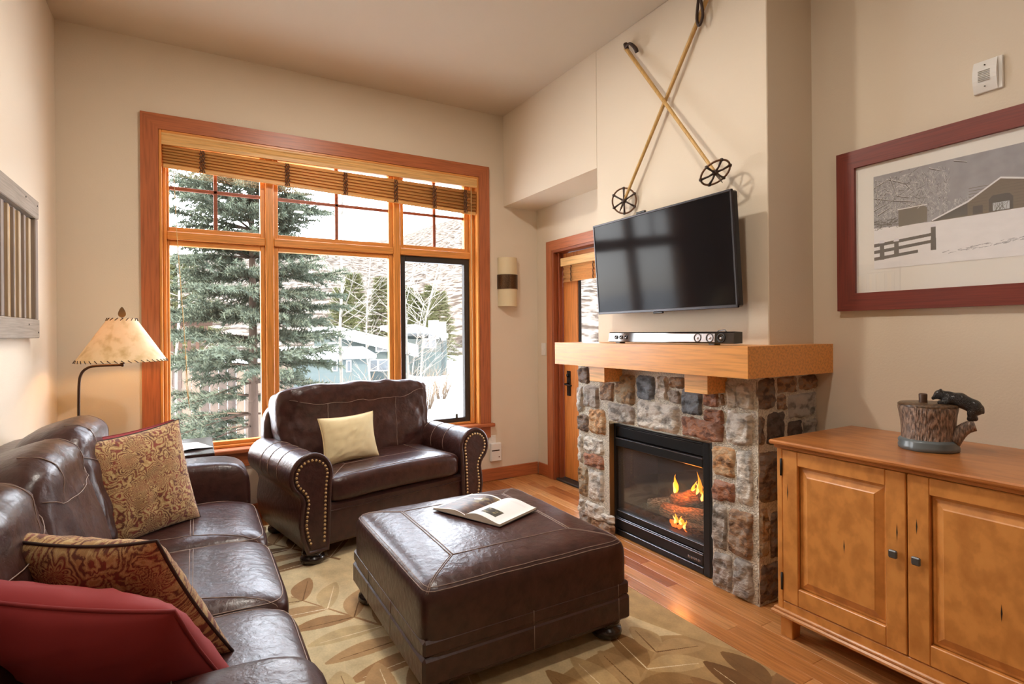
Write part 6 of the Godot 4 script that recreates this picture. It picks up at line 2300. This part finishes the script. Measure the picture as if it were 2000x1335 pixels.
func _houses(snow: Material) -> void:
	var wall := M("grey green siding", SIDING, 0.85, {"tex": grain(), "scale": Vector3(6, 0.3, 6), "spec": 0.0})
	var wall2 := M("pale siding", SIDING2, 0.85, {"spec": 0.0})
	# big grey house
	var z := -34.0
	var o := Vector3(at_z(650, 700, z).x, GROUND, z)
	var t := thing("grey_house", "grey green two storey house with a snowy roof behind the aspens", "house", o)
	var xl := at_z(668, 680, z).x
	var xr := at_z(800, 680, z).x
	var yl := at_z(668, 652, z).y
	var ym := at_z(720, 668, z).y
	var s := S()
	prism(s, PackedVector2Array([Vector2(xl - o.x, 0), Vector2(xr - o.x, 0), Vector2(xr - o.x, at_z(800, 690, z).y - GROUND), Vector2(at_z(722, 668, z).x - o.x, ym - GROUND), Vector2(xl - o.x, yl - GROUND)]), Transform3D(Basis(), Vector3(0, 0, -9.0)), 9.0)
	part(t, "upper_wall", s, wall)
	s = S()
	var q0 := Vector2(xl - o.x - 0.4, yl - GROUND + 0.05)
	var q1 := Vector2(xr - o.x + 0.4, at_z(800, 690, z).y - GROUND)
	prism(s, PackedVector2Array([q0, q0 + Vector2(0, 0.42), q1 + Vector2(0, 0.55), q1]), Transform3D(Basis(), Vector3(0, 0, -9.4)), 9.9)
	part(t, "snowy_roof", s, snow)
	s = S()
	prism(s, PackedVector2Array([q0 - Vector2(0, 0.22), q0 + Vector2(0, 0.02), q1 + Vector2(0, 0.02), q1 - Vector2(0, 0.22)]), Transform3D(Basis(), Vector3(0, 0, 0.0)), 0.55)
	part(t, "fascia", s, M("pale fascia", rgb(196, 200, 196), 0.8, {"spec": 0.0}))
	# lower wing towards the viewer
	var z2 := z + 2.5
	var wl := at_z(668, 700, z2)
	var wr := at_z(722, 700, z2)
	boxed(t, "lower_wing", Vector3(wl.x - o.x - 3.0, 0, 0), Vector3(wr.x - o.x, at_z(690, 694, z2).y - GROUND, 2.5), wall2, 0.02)
	s = S()
	box(s, X(Vector3((wl.x + wr.x) * 0.5 - o.x - 1.5, at_z(690, 692, z2).y - GROUND + 0.1, 1.3), 8, 0, 0), Vector3(wr.x - wl.x + 3.6, 0.25, 3.2), 0.05)
	part(t, "wing_roof", s, snow)
	house_windows(t, [[735, 668, 756, 684], [723, 703, 736, 722], [740, 703, 757, 722], [640, 671, 662, 690]], z, o)
	house_windows(t, [[678, 705, 684, 724], [650, 704, 657, 722]], z2, o)
	# second house with white chimneys
	z = -40.0
	o = Vector3(at_z(822, 690, z).x, GROUND, z)
	t = thing("chimney_house", "pale house with two white chimneys beside the street", "house", o)
	var a := at_z(815, 640, z)
	var b := at_z(878, 650, z)
	boxed(t, "wall", Vector3(0, 0, -8), Vector3(at_z(862, 690, z).x - o.x, at_z(840, 662, z).y - GROUND, 0), wall, 0.02)
	boxed(t, "wing", Vector3(at_z(856, 690, z).x - o.x, 0, -8), Vector3(at_z(878, 690, z).x - o.x, at_z(865, 655, z).y - GROUND, -0.5), wall, 0.02)
	s = S()
	var r0 := Vector2(at_z(806, 640, z).x - o.x, at_z(815, 642, z).y - GROUND)
	var r1 := Vector2(at_z(868, 660, z).x - o.x, at_z(868, 660, z).y - GROUND)
	prism(s, PackedVector2Array([r0, r0 + Vector2(0, 0.35), r1 + Vector2(0, 0.35), r1]), Transform3D(Basis(), Vector3(0, 0, -8.5)), 9.2)
	part(t, "snowy_roof", s, snow)
	for q in [[851, 625, 861], [866, 628, 875]]:
		var c0 := at_z(q[0], q[1], z)
		var c1 := at_z(q[2], q[1], z)
		boxed(t, "chimney", Vector3(c0.x - o.x, at_z(855, 665, z).y - GROUND, -1.6), Vector3(c1.x - o.x, c0.y - GROUND, -0.4), M("white chimney", rgb(206, 204, 200), 0.8, {"spec": 0.0}), 0.02)
	house_windows(t, [[829, 662, 838, 678], [842, 663, 850, 678]], z, o)
	# cabin up the slope
	z = -150.0
	o = Vector3(at_z(872, 580, z).x, at_z(872, 582, z).y, z)
	t = thing("hillside_cabin", "small tan cabin with snowy roof far up the slope", "house", o)
	var e := at_z(910, 580, z)
	boxed(t, "wall", Vector3(0, -6, -6), Vector3(e.x - o.x, at_z(880, 566, z).y - o.y, 0), M("tan cabin wall", rgb(168, 124, 84), 0.8, {"spec": 0.0}), 0.02)
	boxed(t, "snowy_roof", Vector3(-0.6, at_z(880, 566, z).y - o.y, -6.5), Vector3(e.x - o.x + 0.6, at_z(880, 562, z).y - o.y, 0.6), snow, 0.05)
	for k in 5:
		var p := at_z(874 + k * 7, 572, z)
		boxed(t, "window", Vector3(p.x - o.x, p.y - o.y - 0.6, 0.0), Vector3(p.x - o.x + 0.5, p.y - o.y + 0.35, 0.06), M("dark house glass", rgb(46, 52, 56), 0.15), 0)
